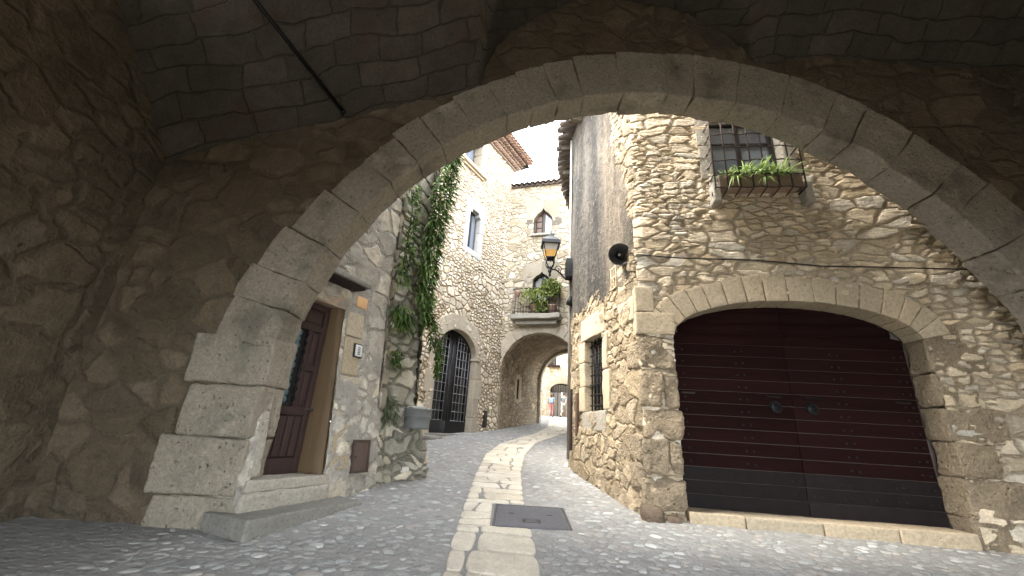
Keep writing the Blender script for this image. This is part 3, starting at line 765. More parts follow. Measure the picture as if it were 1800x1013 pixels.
def strand(mb,path,widths,n,L,w,out,droop=.5):
    path=np.array(path,float); seg=np.linalg.norm(path[1:]-path[:-1],axis=1); cum=np.concatenate([[0],np.cumsum(seg)])
    for i in range(n):
        s=rng.uniform(0,cum[-1]); p=np.array([np.interp(s,cum,path[:,k]) for k in range(3)]); wd=np.interp(s,cum,widths)
        cl=vnoise(np.array([[p[0],p[1],p[2]*1.0]]),2.2,9)[0]
        a=rng.uniform(0,6.3); rr=math.sqrt(rng.random())*wd*(1+.45*cl)
        side=np.cross(out,(0,0,1)); side/=np.linalg.norm(side)
        q=p+side*rr*math.cos(a)+np.array((0,0,1))*rr*.6*math.sin(a)+np.array(out)*rng.uniform(.02,1)*wd*.75*(1-.6*rr/(wd*1.5))
        dv=np.array(out)*rng.uniform(.3,1)+side*rng.uniform(-1,1)+np.array((0,0,rng.uniform(-.8,.35)))
        leaf(mb,q,dv,L*rng.choice([.5,.7,.9,1.1,1.3,1.8]),w*rng.uniform(.7,1.5),droop,min(1,max(0,rng.gauss(.38,.25))))
    return cum[-1]
def climbers():
    out=np.array((BU.n[0],BU.n[1],0))
    def ivy(name,label,cat,path,wd,n,L,w,mat,droop=.5,stem=True):
        o=thing(name,label,cat,tuple(path[-1]),'plants growing on the grey corner house wall')
        m=MB(); strand(m,path,wd,n,L,w,out,droop); m.build('foliage',mat,o,smooth=False)
        if stem:
            m=MB(); m.tube([np.array(p)-out*.06 for p in path],.012,6); m.build('stem',WICKER,o)
    ivy('climbing_fern','tall dense green creeper hanging down the corner of the grey house','climbing plant',
        [BU.P(.70,6.6,-.12),BU.P(.62,6.0,-.10),BU.P(.50,5.2,-.05),BU.P(.44,4.3,-.06),BU.P(.42,3.6,-.04),BU.P(.50,3.0,-.04)],[.20,.20,.19,.19,.17,.11],2500,.115,.032,LEAF,.7)
    ivy('climbing_fern','thinner creeper on the grey wall left of the dense green one','climbing plant',
        [(-1.80,6.12,5.3),(-1.72,6.10,4.8),(-1.72,6.10,4.2),(-1.74,6.1,3.5)],[.09,.11,.11,.09],430,.10,.028,LEAF,.6)
    ivy('wall_fern','clump of pointed fern fronds growing from the grey wall above the tub','fern',
        [(-1.72,6.18,3.12),(-1.68,6.2,2.85)],[.14,.14],230,.14,.030,FERN,.7,False)
    ivy('trailing_creeper','loose yellow green creeper trailing beside the arched glazed door','creeper',
        [BU.P(.55,3.15,.02),BU.P(.66,2.8,.02),BU.P(.80,2.55,.0),BU.P(.84,2.2,-.05)],[.14,.14,.08,.05],420,.08,.03,FERN,.5,False)
    ivy('wall_plant','small pale green weed rooted in the rough wall beside the tub','weed',
        [BU.P(.02,1.75,.0),BU.P(.10,1.45,.04)],[.12,.15],150,.09,.03,simple_leaf,.5,False)
    ivy('wall_plant','little tuft of fern low on the grey wall under the fern clump','weed',
        [(-1.70,6.22,2.45),(-1.68,6.2,2.25)],[.08,.08],60,.1,.03,FERN,.5,False)
simple_leaf=leafmat('grey_green_leaf',(.07,.085,.05),(.20,.22,.14))
climbers()
# ------------------------------------------------------------------ right house
def right_house():
    o=thing('corner_house','warm rubble stone corner house with a wide arched plank gate and curved side wall','house',(1.9,5.7,gzf(5.5)))
    GU,GA,GV,GB=1.97,1.51,2.76,.50
    RV=-.30
    def hole(C):
        rd=np.abs(RF.D(C)); ru=RF.U(C); z=C[:,2]
        gate=(rd<.3)&(np.abs(ru-GU)<GA+.04)&((z<GV)|(((ru-GU)/(GA+.1))**2+((z-GV)/(GB+.1))**2<1))
        win=(rd<.3)&(ru>1.20)&(ru<2.25)&(z>5.22)&(z<6.75)
        sd=np.abs(SF.D(C)); su=SF.U(C)
        bw=(sd<.3)&(su<-1.30)&(su>-2.12)&(z>1.79)&(z<3.05)
        return gate|win|bw
    ub=[PL_U0+x for x in (1.20,2.25,GU-GA-.04,GU+GA+.04)]+[PL_U0-1.30-.03,PL_U0-2.12-.03]
    def disp(u,v,p):
        f=np.clip((1.6-v)/1.2,0,1)**1.5*.06*(u<PL_U0)
        return f+vnoise(p,.9,6)*.035+vnoise(p,2.2,16)*.015
    V,F,UV,C=wall_path(RPATH,.15,8.7,.030,hole=hole,ub=ub,vb=(1.79,3.05,5.22,6.75),disp=disp)
    uu=UV[np.array(F)].mean(1)[:,0]
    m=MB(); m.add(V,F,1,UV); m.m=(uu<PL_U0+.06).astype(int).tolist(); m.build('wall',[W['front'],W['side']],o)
    # rough corner quoins below the gate springing
    m=MB(); mp=RF.PA
    zs=[.30,.60,.98,1.42,1.80,2.27,2.735]; 
    for i in range(6):
        w=.455; e=[.0,-.03,.02,-.01,.03,0][i]; z0,z1=zs[i],zs[i+1]
        sp=[.25,None,.30,None,.27,None][i]
        if sp:
            m.block(mp,(-.03,z0,-.30),(sp-.006,z1-.012,.045+e*.5),.05,.032,jit=.035,seed=i*17+3); m.block(mp,(sp+.006,z0,-.30),(w,z1-.012,.035),.04,.032,jit=.03,seed=i*19+4)
        else: m.block(mp,(-.035,z0,-.42),(w,z1-.012,.05+e*.4),.055,.032,jit=.035,seed=i*23+9)
    for i,(u0,u1,z0,z1) in enumerate(((-.75,-.43,.50,.80),(-.42,-.02,.42,.78),(-.60,-.03,.80,1.12),(-.36,-.03,1.14,1.46),(-.7,-.38,1.13,1.4),(-1.15,-.78,.55,.9),(-1.6,-1.2,.6,.92),(-.30,-.04,2.30,2.68))):
        m.block(SF.PA,(u0,z0,-.3),(u1,z1,.05),.05,.035,jit=.03,seed=i*11+60)
    m.build('quoin',D_ROUGH,o)
    m=MB(); m.block(RF.PA,(-.10,.30,-.1),(.17,.62,.15),.09,.035,jit=.05,seed=90,tint=.1); m.block(RF.PA,(.20,.33,-.1),(.40,.58,.12),.07,.035,jit=.04,seed=93,tint=.3); m.build('corner_boulder',dressed('dark_boulder',(.16,.12,.085),(.085,.065,.05),.02),o)
    # dressed springers and voussoirs of the gate arch
    m=MB()
    m.block(RF.PA,(-.05,2.745,-.30),(.455,3.045,.05),.012,.05,jit=.006,seed=1,tint=.8)
    m.block(RF.PA,(-.05,3.055,-.30),(.20,3.42,.045),.012,.05,jit=.008,seed=2,tint=.5)
    m.block(SF.PA,(-.62,2.99,-.25),(-.10,3.34,.03),.02,.05,jit=.012,seed=7,tint=.4); m.block(SF.PA,(-.62,3.50,-.25),(-.35,3.95,.035),.02,.05,jit=.012,seed=12,tint=.4)
    m.build('springer_stone',D_TAN,o)
    m=MB(); ell_ring(m,RF,GU,GV,GA,GB,.36,-.29,.045,176,4,16,.010,.05,.005,.012,.15,.02,400); m.build('gate_arch',D_TAN,o)
    m=MB()
    for i in range(6):
        z0=.40+i*.395; m.block(RF.PA,(GU+GA,z0,-.30),(GU+GA+.45+.2*(i%2),z0+.385,.03),.03,.05,jit=.02,seed=i*7+300)
    q=1; m.block(RF.PA,(GU+q*(GA+.24)-.215,2.60,-.34),(GU+q*(GA+.24)+.215,3.0,.012),.02,.06,jit=.01,seed=77)
    m.build('gate_jamb',D_ROUGH,o)
    m=MB(); x=.46
    for w in (.62,.83,.78,.79): m.block(RF.PA,(x,.38,-.34),(x+w-.008,.625,.06),.015,.05,jit=.008,seed=int(x*90)); x+=w
    m.build('gate_sill',D_TAN,o)
    # gate: two leaves of horizontal boards
    def arch_h(u):
        q=1-((u-GU)/(GA+.01))**2; return GV+GB*math.sqrt(max(q,0))+.015
    for s in (-1,1):
        a,b=(GU-GA+.002,GU-.004) if s<0 else (GU+.004,GU+GA-.002)
        m=MB(); z=.632; bh=.160; k=0
        kick=MB()
        leafm=m
        zmax=GV+GB
        rows=[]
        while z<zmax:
            z1=min(z+bh,zmax+.02)
            us=[a,b]
            if z1>GV:
                # clip the board to the arch
                n=12; pu=[a+(b-a)*q/n for q in range(n+1)]
                poly=[(u,max(z,min(z1-.006,arch_h(u)))) for u in pu]
                poly=[p for p in poly if p[1]>z+.001]
                if len(poly)<2: z=z1; continue
                poly=[(poly[0][0],z),(poly[-1][0],z)]+poly[::-1]
                m.prism(RF,poly,RV-.05,RV,rng.uniform(.85,1.15))
            else:
                (kick if k<3 else m).block(RF.PA,(a,z,RV-.05),(b,z1-.0065,RV+(.010 if k<1 else .004 if k<3 else 0)),.004,.6,rng.uniform(.8,1.2))
            rows.append((z+z1)/2); z=z1; k+=1
        bk=MB(); bk.box(RF,(GU-GA-.3 if s<0 else GU,GU if s<0 else GU+GA+.3),(.45,GV+GB+.3),(RV-.12,RV-.022),1.0)
        G=m.build('gate_leaf',GATE,o); bk.build('backing_board',simple('dusty_backing',(.10,.085,.075),.9,0,.3,9,.2),G,smooth=False); kick.build('kick_board',GATEK,G)
        cols=[.07,.16,.86,.95] if s<0 else [.56,.65,1.35,1.44]
        for r_i,zc in enumerate(rows[1:13]):
            cc=cols if r_i>1 else [.07,.16,.42,.50,.70,.78,1.02,1.10,1.36,1.44]
            for c in cc:
                if zc>arch_h(a+c)-.05: continue
                m2=MB(); m2.lathe(RF.P(a+c,zc-.02+rng.uniform(-.006,.006),RV+.002),(RF.n[0],RF.n[1],0),[(0,.014),(.006,.013),(.010,.008),(.012,0)],8); m2.build('stud',IRON,G)
        for c0,c1 in ((.10,.28),(1.16,1.36)) if s<0 else ((.14,.34),(1.22,1.40)):
            m2=MB(); m2.block(RF.PA,(a+c0,2.015,RV),(a+c1,2.035,RV+.05),.004,.2); m2.build('strap',RUST,G)
        pu=a+1.29 if s<0 else a+.22
        m2=MB(); m2.lathe(RF.P(pu,1.90,RV),(RF.n[0],RF.n[1],0),[(0,.075),(.012,.075),(.018,.06),(.018,.03),(.03,.022),(.04,0)],18)
        pts=[RF.P(pu+.062*math.sin(g),1.90-.012+.062*math.cos(g),RV+.034) for g in np.linspace(0,2*math.pi,20)]
        m2.tube(pts,.010,6,cap=False); m2.build('ring_handle',IRON,G)
    # upper window with pale frame stones
    m=MB()
    for i,(u0,u1,z0,z1) in enumerate(((1.02,1.20,5.20,5.80),(1.00,1.20,5.808,6.42),(1.03,1.20,6.428,6.8),(2.25,2.42,5.20,5.85),(2.25,2.44,5.858,6.5),(2.25,2.42,6.508,6.8))):
        if i==3: m.build('window_jamb',D_GREY,o); m=MB()
        m.block(RF.PA,(u0,z0,-.34),(u1,z1,.03),.010,.05,jit=.004,seed=i*3+800)
    m.build('window_jamb',D_GREY,o)
    m=MB(); m.block(RF.PA,(1.02,6.81,-.34),(2.43,7.15,.03),.010,.07,jit=.004,seed=830); m.build('window_lintel',D_GREY,o)
    m=MB(); m.block(RF.PA,(1.12,5.05,-.34),(2.33,5.19,.10),.012,.07,jit=.004,seed=831); m.build('window_sill',D_GREY,o)
    wf=MB(); d0,d1=-.26,-.20
    for u,v in (((1.20,1.26),(5.19,6.81)),((2.19,2.25),(5.19,6.81)),((1.26,2.19),(5.19,5.26)),((1.26,2.19),(6.74,6.81)),((1.69,1.76),(5.26,6.74)),((1.26,1.69),(5.98,6.02)),((1.76,2.19),(5.98,6.02)),((1.26,1.69),(6.36,6.40)),((1.76,2.19),(6.36,6.40))): wf.block(RF.PA,(u[0],v[0],d0),(u[1],v[1],d1),.005,.4)
    f=wf.build('window',BLACKW,o)
    for u in ((1.26,1.69),(1.76,2.19)):
        m=MB(); m.box(RF,(u[0],u[1]),(5.26,6.74),(-.245,-.235)); m.build('pane',GLASSB,f,smooth=False)
    m=MB(); m.box(RF,(1.20,2.25),(5.19,6.81),(-.75,-.70)); m.build('dark_room_sheet',BLACKW,f,smooth=False)  # black sheet behind the panes, stands in for the unlit room
    # projecting window cage
    m=MB(); D=.25; us=[1.12+.175*i for i in range(8)]; zz=[4.90,5.13,5.36,5.60,5.83,6.06,6.30,6.55,6.8]
    for u in us: m.bar(RF.P(u,4.90,D),RF.P(u,6.9,D),.011,6)
    for z in zz:
        pts=[RF.P(us[0],z-.0,.0),RF.P(us[0],z,D)]+[RF.P(a+.0875,z+(.008 if i%2 else -.004),D+(.011 if i%2 else -.006)) for i,a in enumerate(us[:-1])]+[RF.P(us[-1],z,D),RF.P(us[-1],z,0)]
        m.tube(pts,.0105,6)
    for u in us[1:-1]: m.bar(RF.P(u,4.90,D),RF.P(u,4.88,.0),.009,6)
    for z in zz:   # little hooked ends beside the jamb
        m.tube([RF.P(us[0]-.0,z,.16),RF.P(us[0]-.03,z-.05,.17),RF.P(us[0]-.035,z-.10,.18)],.009,6)
    m.build('window_cage',RUST,o)
    for u in (1.10,2.36): m=MB(); m.block(RF.PA,(u,4.70,-.1),(u+.11,5.03,.20),.02,.05,jit=.008,seed=int(u*40)); m.build('cage_bracket',D_GREY,o)
    # barred window on the curved side
    m=MB(); m.block(SF.PA,(-2.30,3.05,-.3),(-1.17,3.47,.045),.014,.05,jit=.007,seed=900); m.build('window_lintel',D_TAN,o)
    m=MB()
    for i,(z0,z1,w) in enumerate(((1.80,2.22,.30),(2.228,2.66,.26),(2.668,3.042,.32))): m.block(SF.PA,(-2.12-w,z0,-.3),(-2.12,z1,.04),.014,.05,jit=.008,seed=i+910)
    m.build('window_jamb',D_TAN,o); m=MB()
    for i,(z0,z1,w) in enumerate(((1.80,2.42,.26),(2.43,3.042,.20))): m.block(SF.PA,(-1.30,z0,-.3),(-1.30+w,z1,.03),.02,.05,jit=.012,seed=i+920)
    m.build('window_jamb',D_TAN,o)
    m=MB(); m.block(SF.PA,(-2.25,1.47,-.3),(-1.18,1.79,.035),.016,.05,jit=.008,seed=930); m.build('window_sill',D_GREY,o)
    m=MB(); m.box(SF,(-2.12,-1.30),(1.79,3.05),(-.20,-.14)); B_=m.build('barred_window',GLASS,o,smooth=False)
    m=MB()
    for k in range(5): u=-2.04+.165*k; m.bar(SF.P(u,1.79,-.08),SF.P(u,3.05,-.08),.013,6)
    for k in range(7): z=1.90+.175*k; m.bar(SF.P(-2.12,z,-.075),SF.P(-1.30,z,-.075),.011,6)
    m.build('grille',IRON,B_)
    # small pierced tile vent above the window
    m=MB()
    for u,v in (((-.80,-.775),(3.62,4.0)),((-.625,-.60),(3.62,4.0)),((-.775,-.625),(3.62,3.645)),((-.775,-.625),(3.80,3.825)),((-.775,-.625),(3.975,4.0)),((-.712,-.688),(3.645,3.80)),((-.712,-.688),(3.825,3.975))): m.block(SF.PA,(u[0],v[0],-.02),(u[1],v[1],.062),.004,.2,.9)
    m.build('vent_tile',D_TAN,o)
    # eave of canal tiles along the side wall
    P=np.array(RPATH[:11]); seg=np.hypot(*(P[1:]-P[:-1]).T); cum=np.concatenate([[0],np.cumsum(seg)])
    ev=MB(); s=.1; 
    def at(s): 
        x,y=np.interp(s,cum,P[:,0]),np.interp(s,cum,P[:,1]); x2,y2=np.interp(s+.05,cum,P[:,0]),np.interp(s+.05,cum,P[:,1]); d=np.array((x2-x,y2-y)); d/=np.hypot(*d)+1e-9
        return np.array((x,y)),d,np.array((d[1],-d[0]))
    def tile(mb,c,d,n,L0,L1,z0,z1,r,up,t):
        V=[];k=8;th=.016
        for (LL,zz_) in ((L0,z0),(L1,z1)):
            for rr in (r,r-th):
                for j in range(k+1):
                    g=math.pi*j/k; a=math.cos(g)*rr; h=math.sin(g)*rr*(.75 if up else -.75)
                    V.append((c[0]+d[0]*a+n[0]*LL,c[1]+d[1]*a+n[1]*LL,zz_+h))
        q=k+1;F=[]
        for j in range(k): F+= [(j,j+1,2*q+j+1,2*q+j),(q+j+1,q+j,3*q+j,3*q+j+1),(2*q+j,2*q+j+1,3*q+j+1,3*q+j)]
        mb.add(V,F,t)
    while s<cum[-1]-.15:
        c,d,n=at(s); 
        if np.hypot(*d)>.5:
            tile(ev,c,d,n,-.6,.42+rng.uniform(-.03,.03),8.86,8.56,.095,False,rng.uniform(.7,1.2))
            c2,d2,n2=at(s+.105); tile(ev,c2,d2,n2,-.6,.40+rng.uniform(-.03,.03),8.93,8.63,.10,True,rng.uniform(.7,1.2))
        s+=.21
    ev.build('eave_tiles',TERRAG,o)
    OT=simple('old_timber',(.20,.165,.13),.9,0,.4,10,.4,stretch=(2,2,2))
    for i in range(9):
        c,d,n=at(.9+i*1.05); fr=Frame(c,d); m=MB(); m.block(fr.PA,(-.05,8.36,-.3),(.05,8.50,.30),.01,.3); m.build('rafter',OT,o)
    m=MB()
    q=[at(x)[0] for x in np.linspace(0,cum[-1]-.05,16)]; nn=[at(x)[2] for x in np.linspace(0,cum[-1]-.06,16)]
    V=[(c[0]+n[0]*.3,c[1]+n[1]*.3,8.72) for c,n in zip(q,nn)]+[(c[0]-n[0]*4,c[1]-n[1]*4,10.9) for c,n in zip(q,nn)]
    m.add(V,[(i,i+1,17+i,16+i) for i in range(15)],.9); m.build('roof',TERRAG,o)
    # grey drain strip at the far edge of the side wall
    m=MB(); a=np.array((1.300,8.55)); n=np.array((-.985,-.1))
    m.tube([(a[0]-.015,a[1],.95),(a[0]-.02,a[1]-.02,4.6),(a[0]-.02,a[1]-.02,8.4)],.03,10); m.build('drain_pipe',simple('grey_pipe',(.26,.25,.23),.7,.1,.4,8,.2),o)
right_house()
def side_boards():
    m=MB(); m.block(SF.PA,(-2.50,1.38,.04),(-2.42,2.14,.085),.008,.2,.9)
    tag(m.build('brown_plank',simple('old_plank',(.10,.06,.04),.8,0,.4,8,.4),base=SF.P(-2.46,1.38,.06)),'short brown upright board fixed low on the curved side wall','board','brown boards on the curved wall')
    m=MB(); m.block(SF.PA,(-2.86,1.12,.04),(-2.78,2.24,.09),.008,.2,.6)
    tag(m.build('brown_plank',simple('darker_plank',(.06,.04,.03),.8,0,.4,8,.4),base=SF.P(-2.82,1.12,.06)),'longer dark upright board at the far edge of the curved side wall','board','brown boards on the curved wall')
side_boards()
def horn():
    c=np.array(SF.P(-.52,4.01,.05)); t=np.array((-.20,-.90,-.28)); t/=np.linalg.norm(t)
    o=thing('horn_loudspeaker','round grey and black horn loudspeaker on the corner of the rubble house','loudspeaker',tuple(c))
    tip=np.array((1.585,5.62,4.0)); back=tip-t*.34
    m=MB(); m.lathe(back,t,[(0,0),(.0,.055),(.10,.06),(.14,.05),(.19,.075),(.27,.115),(.32,.150),(.335,.162),(.34,.168),(.335,.160),(.30,.13),(.22,.085),(.16,.05),(.12,.02)],28); m.build('horn',simple('horn_grey',(.075,.078,.08),.4,.2,.2,10,.1),o)
    m=MB(); m.lathe(tip-t*.14,t,[(0,.0),(0,.05),(.03,.045),(.05,.018),(.06,0)],16); m.build('throat',DARKP,o)
    m=MB(); m.lathe(tip-t*.075,t,[(0,.0),(0,.022),(.012,.018),(.016,0)],12); m.build('centre_cap',PLASTIC,o)
    m=MB(); m.tube([back+t*.05,back+t*.05+np.array((.09,.02,.02)),(1.72,5.66,4.03)],.016,6); m.lathe(back+t*.10+np.array((0,0,.055)),(0,0,1),[(0,.04),(.02,.04),(.022,0)],10); m.build('bracket',ZINC,o)
    pts=[(1.74,5.60,3.98)]+[RF.P(.02+.30*i,3.90-.055*math.sin(i*.9)*.3-.016*i+(.0),.075) for i in range(9)]+[RF.P(7.0*0+2.9,3.76,.07),RF.P(4.4,3.74,.07)]
    m=MB(); m.tube(pts,.009,6)
    tag(m.build('cable',DARKP,base=pts[0]),'thin black cable strung from the loudspeaker along the rubble wall','cable')
horn()
def lamp():
    wx,wy=1.30,8.35
    o=thing('wall_lantern','black iron wall lantern with amber lower panes on a scrolled bracket','street lamp',(wx,wy,4.75))
    c=np.array((.80,8.3,0.0))
    def sq(mb,prof,t=1.0):
        V=[];F=[]
        for z,w in prof:
            V+=[(c[0]+a*w,c[1]+b*w,z) for a,b in ((-1,-1),(1,-1),(1,1),(-1,1))]
        for i in range(len(prof)-1):
            for k in range(4): F.append((4*i+k,4*i+(k+1)%4,4*i+4+(k+1)%4,4*i+4+k))
        F.append((3,2,1,0)); n=4*(len(prof)-1); F.append((n,n+1,n+2,n+3)); mb.add(V,F,t)
    m=MB(); sq(m,[(5.34,.205),(5.415,.205),(5.42,.19),(5.50,.12),(5.53,.10),(5.56,.05),(5.60,.04)]); m.lathe((c[0],c[1],5.59),(0,0,1),[(0,.02),(.02,.032),(.05,.03),(.07,.012),(.10,.016),(.12,0)],10); m.build('lantern_roof',simple('lantern_metal',(.045,.048,.05),.45,.5,.3,14,.2),o,smooth=False)
    m=MB(); sq(m,[(5.20,.128),(5.335,.163)]); m.build('upper_pane',MILK,o,smooth=False)
    m=MB(); sq(m,[(5.05,.098),(5.198,.127)]); m.build('amber_pane',AMBER,o,smooth=False)
    m=MB()
    for a,b in ((-1,-1),(1,-1),(1,1),(-1,1)): m.bar((c[0]+a*.100,c[1]+b*.100,5.04),(c[0]+a*.168,c[1]+b*.168,5.345),.011,5)
    sq(m,[(5.0,.085),(5.045,.105),(5.048,.09)])
    for a,b in ((-1,-1),(1,-1),(1,1),(-1,1)): m.tube([(c[0]+a*.085,c[1]+b*.085,5.02),(c[0]+a*.085,c[1]+b*.085,4.90),(c[0]+a*.03,c[1]+b*.03,4.80)],.014,5)
    m.lathe((c[0],c[1],4.60),(0,0,1),[(0,0),(.01,.02),(.05,.03),(.08,.02),(.12,.042),(.16,.042),(.18,.028),(.22,.045),(.24,.03),(.24,0)],10)
    m.build('cage',IRON,o)
    m=MB(); pts=[]
    B_=np.array((wx,wy,4.60))
    for q in np.linspace(0,1,12):
        p=np.array((c[0],c[1],4.76))*(1-q)+B_*q; p[2]+=.06*math.sin(q*math.pi*2); pts.append(p)
    m.tube(pts,.018,7)
    for cx,cz,r0 in ((.35,4.80,.09),(.62,4.74,.11),(.82,4.82,.07)):
        p0=np.array((c[0],c[1],0))*(1-cx)+np.array((wx,wy,0))*cx
        m.tube([(p0[0]+r0*(1-g/9)*math.cos(g),p0[1],cz+r0*(1-g/9)*math.sin(g)) for g in np.linspace(0,7.5,22)],.010,6)
    m.build('bracket',IRON,o)
    m=MB(); m.block(WORLD,(1.16,8.26,4.62),(1.36,8.52,5.06),.012,.3); 
    tag(m.build('junction_box',DARKP,base=(1.26,8.4,4.62)),'black box on the wall edge holding the lantern bracket','junction box')
    m=MB(); m.prism(Frame((1.20,8.42),(1,0)),[(-.02,4.05),(.10,4.0),(.10,4.22),(.03,4.20)],-.06,.06)
    tag(m.build('small_spotlight',DARKP,base=(1.24,8.42,4.1)),'tiny black spotlight under the box on the wall edge','spotlight')
lamp()
def blade_tuft(mb,c,n,L,w,up=.9,spread=1.0,droop=1.2,t=(.3,1),front=None):
    for i in range(n):
        g=rng.uniform(0,2*math.pi); e=rng.uniform(.15,1.1)*up
        d=np.array((math.cos(g)*spread,math.sin(g)*spread,e))
        if front is not None and d[:2]@np.array(front)<-.3: d[:2]*=-.6
        leaf(mb,np.array(c)+np.array((rng.uniform(-.03,.03),rng.uniform(-.03,.03),0)),d,L*rng.uniform(.6,1.2),w,droop*rng.uniform(.5,1.2),rng.uniform(*t),4)
def window_box():
    o=thing('flower_box','long terracotta planter of spider plants inside the iron window cage','flower box',RF.P(1.75,4.93,.12))
    m=MB(); u0,u1=1.19,2.32
    m.block(RF.PA,(u0,4.93,.025),(u1,5.125,.045),.004,.2); m.block(RF.PA,(u0,4.93,.205),(u1,5.125,.228),.004,.2); m.block(RF.PA,(u0,4.93,.047),(u0+.02,5.125,.203),.004,.2); m.block(RF.PA,(u1-.02,4.93,.047),(u1,5.125,.203),.004,.2); m.block(RF.PA,(u0+.02,4.93,.047),(u1-.02,4.95,.203),.004,.2)
    m.build('trough',simple('planter_brown',(.36,.26,.19),.8,0,.3,12,.3),o)
    m=MB(); m.block(RF.PA,(u0+.022,5.06,.047),(u1-.022,5.09,.203),.004,.1,jit=.01); m.build('soil',SOIL,o)
    m=MB(); fr=(RF.n[0],RF.n[1])
    for k in range(9):
        u=u0+.12+k*.11+rng.uniform(-.03,.03); blade_tuft(m,RF.P(u,5.09,.13),int(46 if 2<k<8 else 26),.50 if 2<k<8 else .30,.026,2.0,1,.75,(.2,1),fr)
    for u,z in ((1.42,5.0),(1.82,4.98)): blade_tuft(m,RF.P(u,z+.06,.25),16,.2,.016,.4,1,1.3,(.3,1),fr)
    m.build('spider_plants',SPIDER,o,smooth=False)
window_box()
# ------------------------------------------------------------------ tall house on the left
def canal_row(mb,fr,u0,u1,z,d0,d1,r=.085,step=.19,dz=.10,up=True,t=(.8,1.2),th=.016):
    n=int((u1-u0)/step)
    for i in range(n+1):
        u=u0+i*step; tt=rng.uniform(*t); k=7; V=[]
        for (dd,zz) in ((d0,z+dz),(d1,z)):
            for rr in (r,r-th):
                for j in range(k+1):
                    g=math.pi*j/k; V.append(fr.P(u+math.cos(g)*rr,zz+math.sin(g)*rr*(.75 if up else -.75),dd))
        q=k+1;F=[]
        for j in range(k): F+=[(j,j+1,2*q+j+1,2*q+j),(q+j+1,q+j,3*q+j,3*q+j+1),(2*q+j,2*q+j+1,3*q+j+1,3*q+j)]
        mb.add(V,F,tt)
def tall_house():
    o=thing('tall_house','tall cream rubble house with an arched black glazed door','house',LF.P(2.5,1.2,0))
    DU,DA,SPZ,RISE=2.46,.985,3.52,.73
    def hole(C):
        u,z=LF.U(C),C[:,2]
        dr=(np.abs(u-DU)<DA+.05)&((z<SPZ)|(((u-DU)/(DA+.1))**2+((z-SPZ)/(RISE+.1))**2<1))
        w1=(u>2.30)&(u<3.02)&(z>7.08)&(z<8.66)
        w2=(u>1.70)&(u<2.72)&(z>10.1)&(z<11.35)
        return dr|w1|w2
    V,F,UV,_=wall_path([LF.P(-1.2,0)[:2],LF.P(5.0,0)[:2]],.7,11.72,.036,hole=hole,ub=(2.30+1.2,3.02+1.2,1.7+1.2,2.72+1.2),vb=(7.08,8.66,10.1,11.35),disp=lambda u,v,p:vnoise(p,.8,31)*.03)
    m=MB(); m.add(V,F,1,UV)
    V,F,UV,_=wall_path([LF.P(5.0,0)[:2],LF.P(5.0,0,-6)[:2]],9,11.72,.08); m.add(V,F,1,UV)
    m.build('wall',W['tall'],o)
    # arched surround
    m=MB(); ell_ring(m,LF,DU,SPZ,DA,RISE,.46,-.28,.025,180,0,11,.012,.06,.005,.006,.12,.03,500)
    for s in (-1,1):
        z=1.10
        for i,h in enumerate((.62,.55,.62,.60)):
            w=(.40,.30,.42,.32)[i]
            if s<0: m.block(LF.PA,(DU-DA-w,z,-.28),(DU-DA,z+h-.006,.03),.012,.06,jit=.005,seed=i+520)
            else: m.block(LF.PA,(DU+DA,z,-.28),(DU+DA+w,z+h-.006,.03),.012,.06,jit=.005,seed=i+530)
            z+=h
    m.block(LF.PA,(DU+DA-.05,SPZ-.06,-.2),(DU+DA+.16,SPZ-.005,.07),.01,.1,tint=.7)
    m.build('door_surround',D_CREAM,o)
    m=MB(); m.block(LF.PA,(.9,.80,-.5),(DU+DA+.25,1.225,.12),.02,.08,jit=.006,seed=540,tint=.6); m.block(LF.PA,(.55,.70,-.1),(1.62,1.16,.42),.06,.05,jit=.03,seed=541,tint=.2); m.build('threshold',D_STEP,o)
    # two glazed leaves with a grey bar grid
    def inarch(u): return SPZ+RISE*math.sqrt(max(0,1-((u-DU)/(DA+.01))**2))+.02
    RC=-.20
    m=MB(); n=24; poly=[(DU-DA,1.225)]+[(DU-DA+2*DA*i/n,inarch(DU-DA+2*DA*i/n)) for i in range(n+1)]+[(DU+DA,1.225)]
    m.prism(LF,poly,RC-.08,RC-.05); Dm=m.build('glazed_door',GLASS,o,smooth=False)
    for s in (-1,1):
        a,b=(DU-DA,DU-.01) if s<0 else (DU+.01,DU+DA)
        m=MB()
        m.block(LF.PA,(a,1.225,RC-.045),(b,1.56,RC),.008,.4); 
        sa,sb=(a+.10,b-.20) if s<0 else (a+.20,b-.10)
        def stile(u0,u1):
            k=6; top=[(u0+(u1-u0)*i/k,inarch(u0+(u1-u0)*i/k)) for i in range(k+1)]
            m.prism(LF,[(u1,1.56),(u0,1.56)]+top,RC-.045,RC)
        stile(a,sa); stile(sb,b)
        k=10; outer=[(sa+(sb-sa)*i/k,inarch(sa+(sb-sa)*i/k)) for i in range(k+1)]; inner=[(u,z-.17) for u,z in outer]
        m.prism(LF,inner+outer[::-1],RC-.045,RC-.003)
        L=m.build('door_leaf',BLACKW,Dm)
        m=MB()
        for i in range(5):
            u=sa+.01+(sb-sa-.02)*i/4; m.bar(LF.P(u,1.56,RC+.008),LF.P(u,inarch(u)-.15,RC+.008),.011,6)
        z=1.58
        while z<inarch((sa+sb)/2)-.2:
            u0,u1=sa-.02,sb+.02
            while inarch(u0)-.15<z and u0<u1: u0+=.03
            while inarch(u1)-.15<z and u1>u0: u1-=.03
            m.bar(LF.P(u0,z,RC+.010),LF.P(u1,z,RC+.010),.010,6); z+=.262
        m.build('bar_grid',BARG,L)
    # shouldered middle window in a pale surround
    m=MB()
    m.block(LF.PA,(2.12,6.86,-.2),(3.20,7.08,.025),.008,.06,tint=.6,jit=.004)
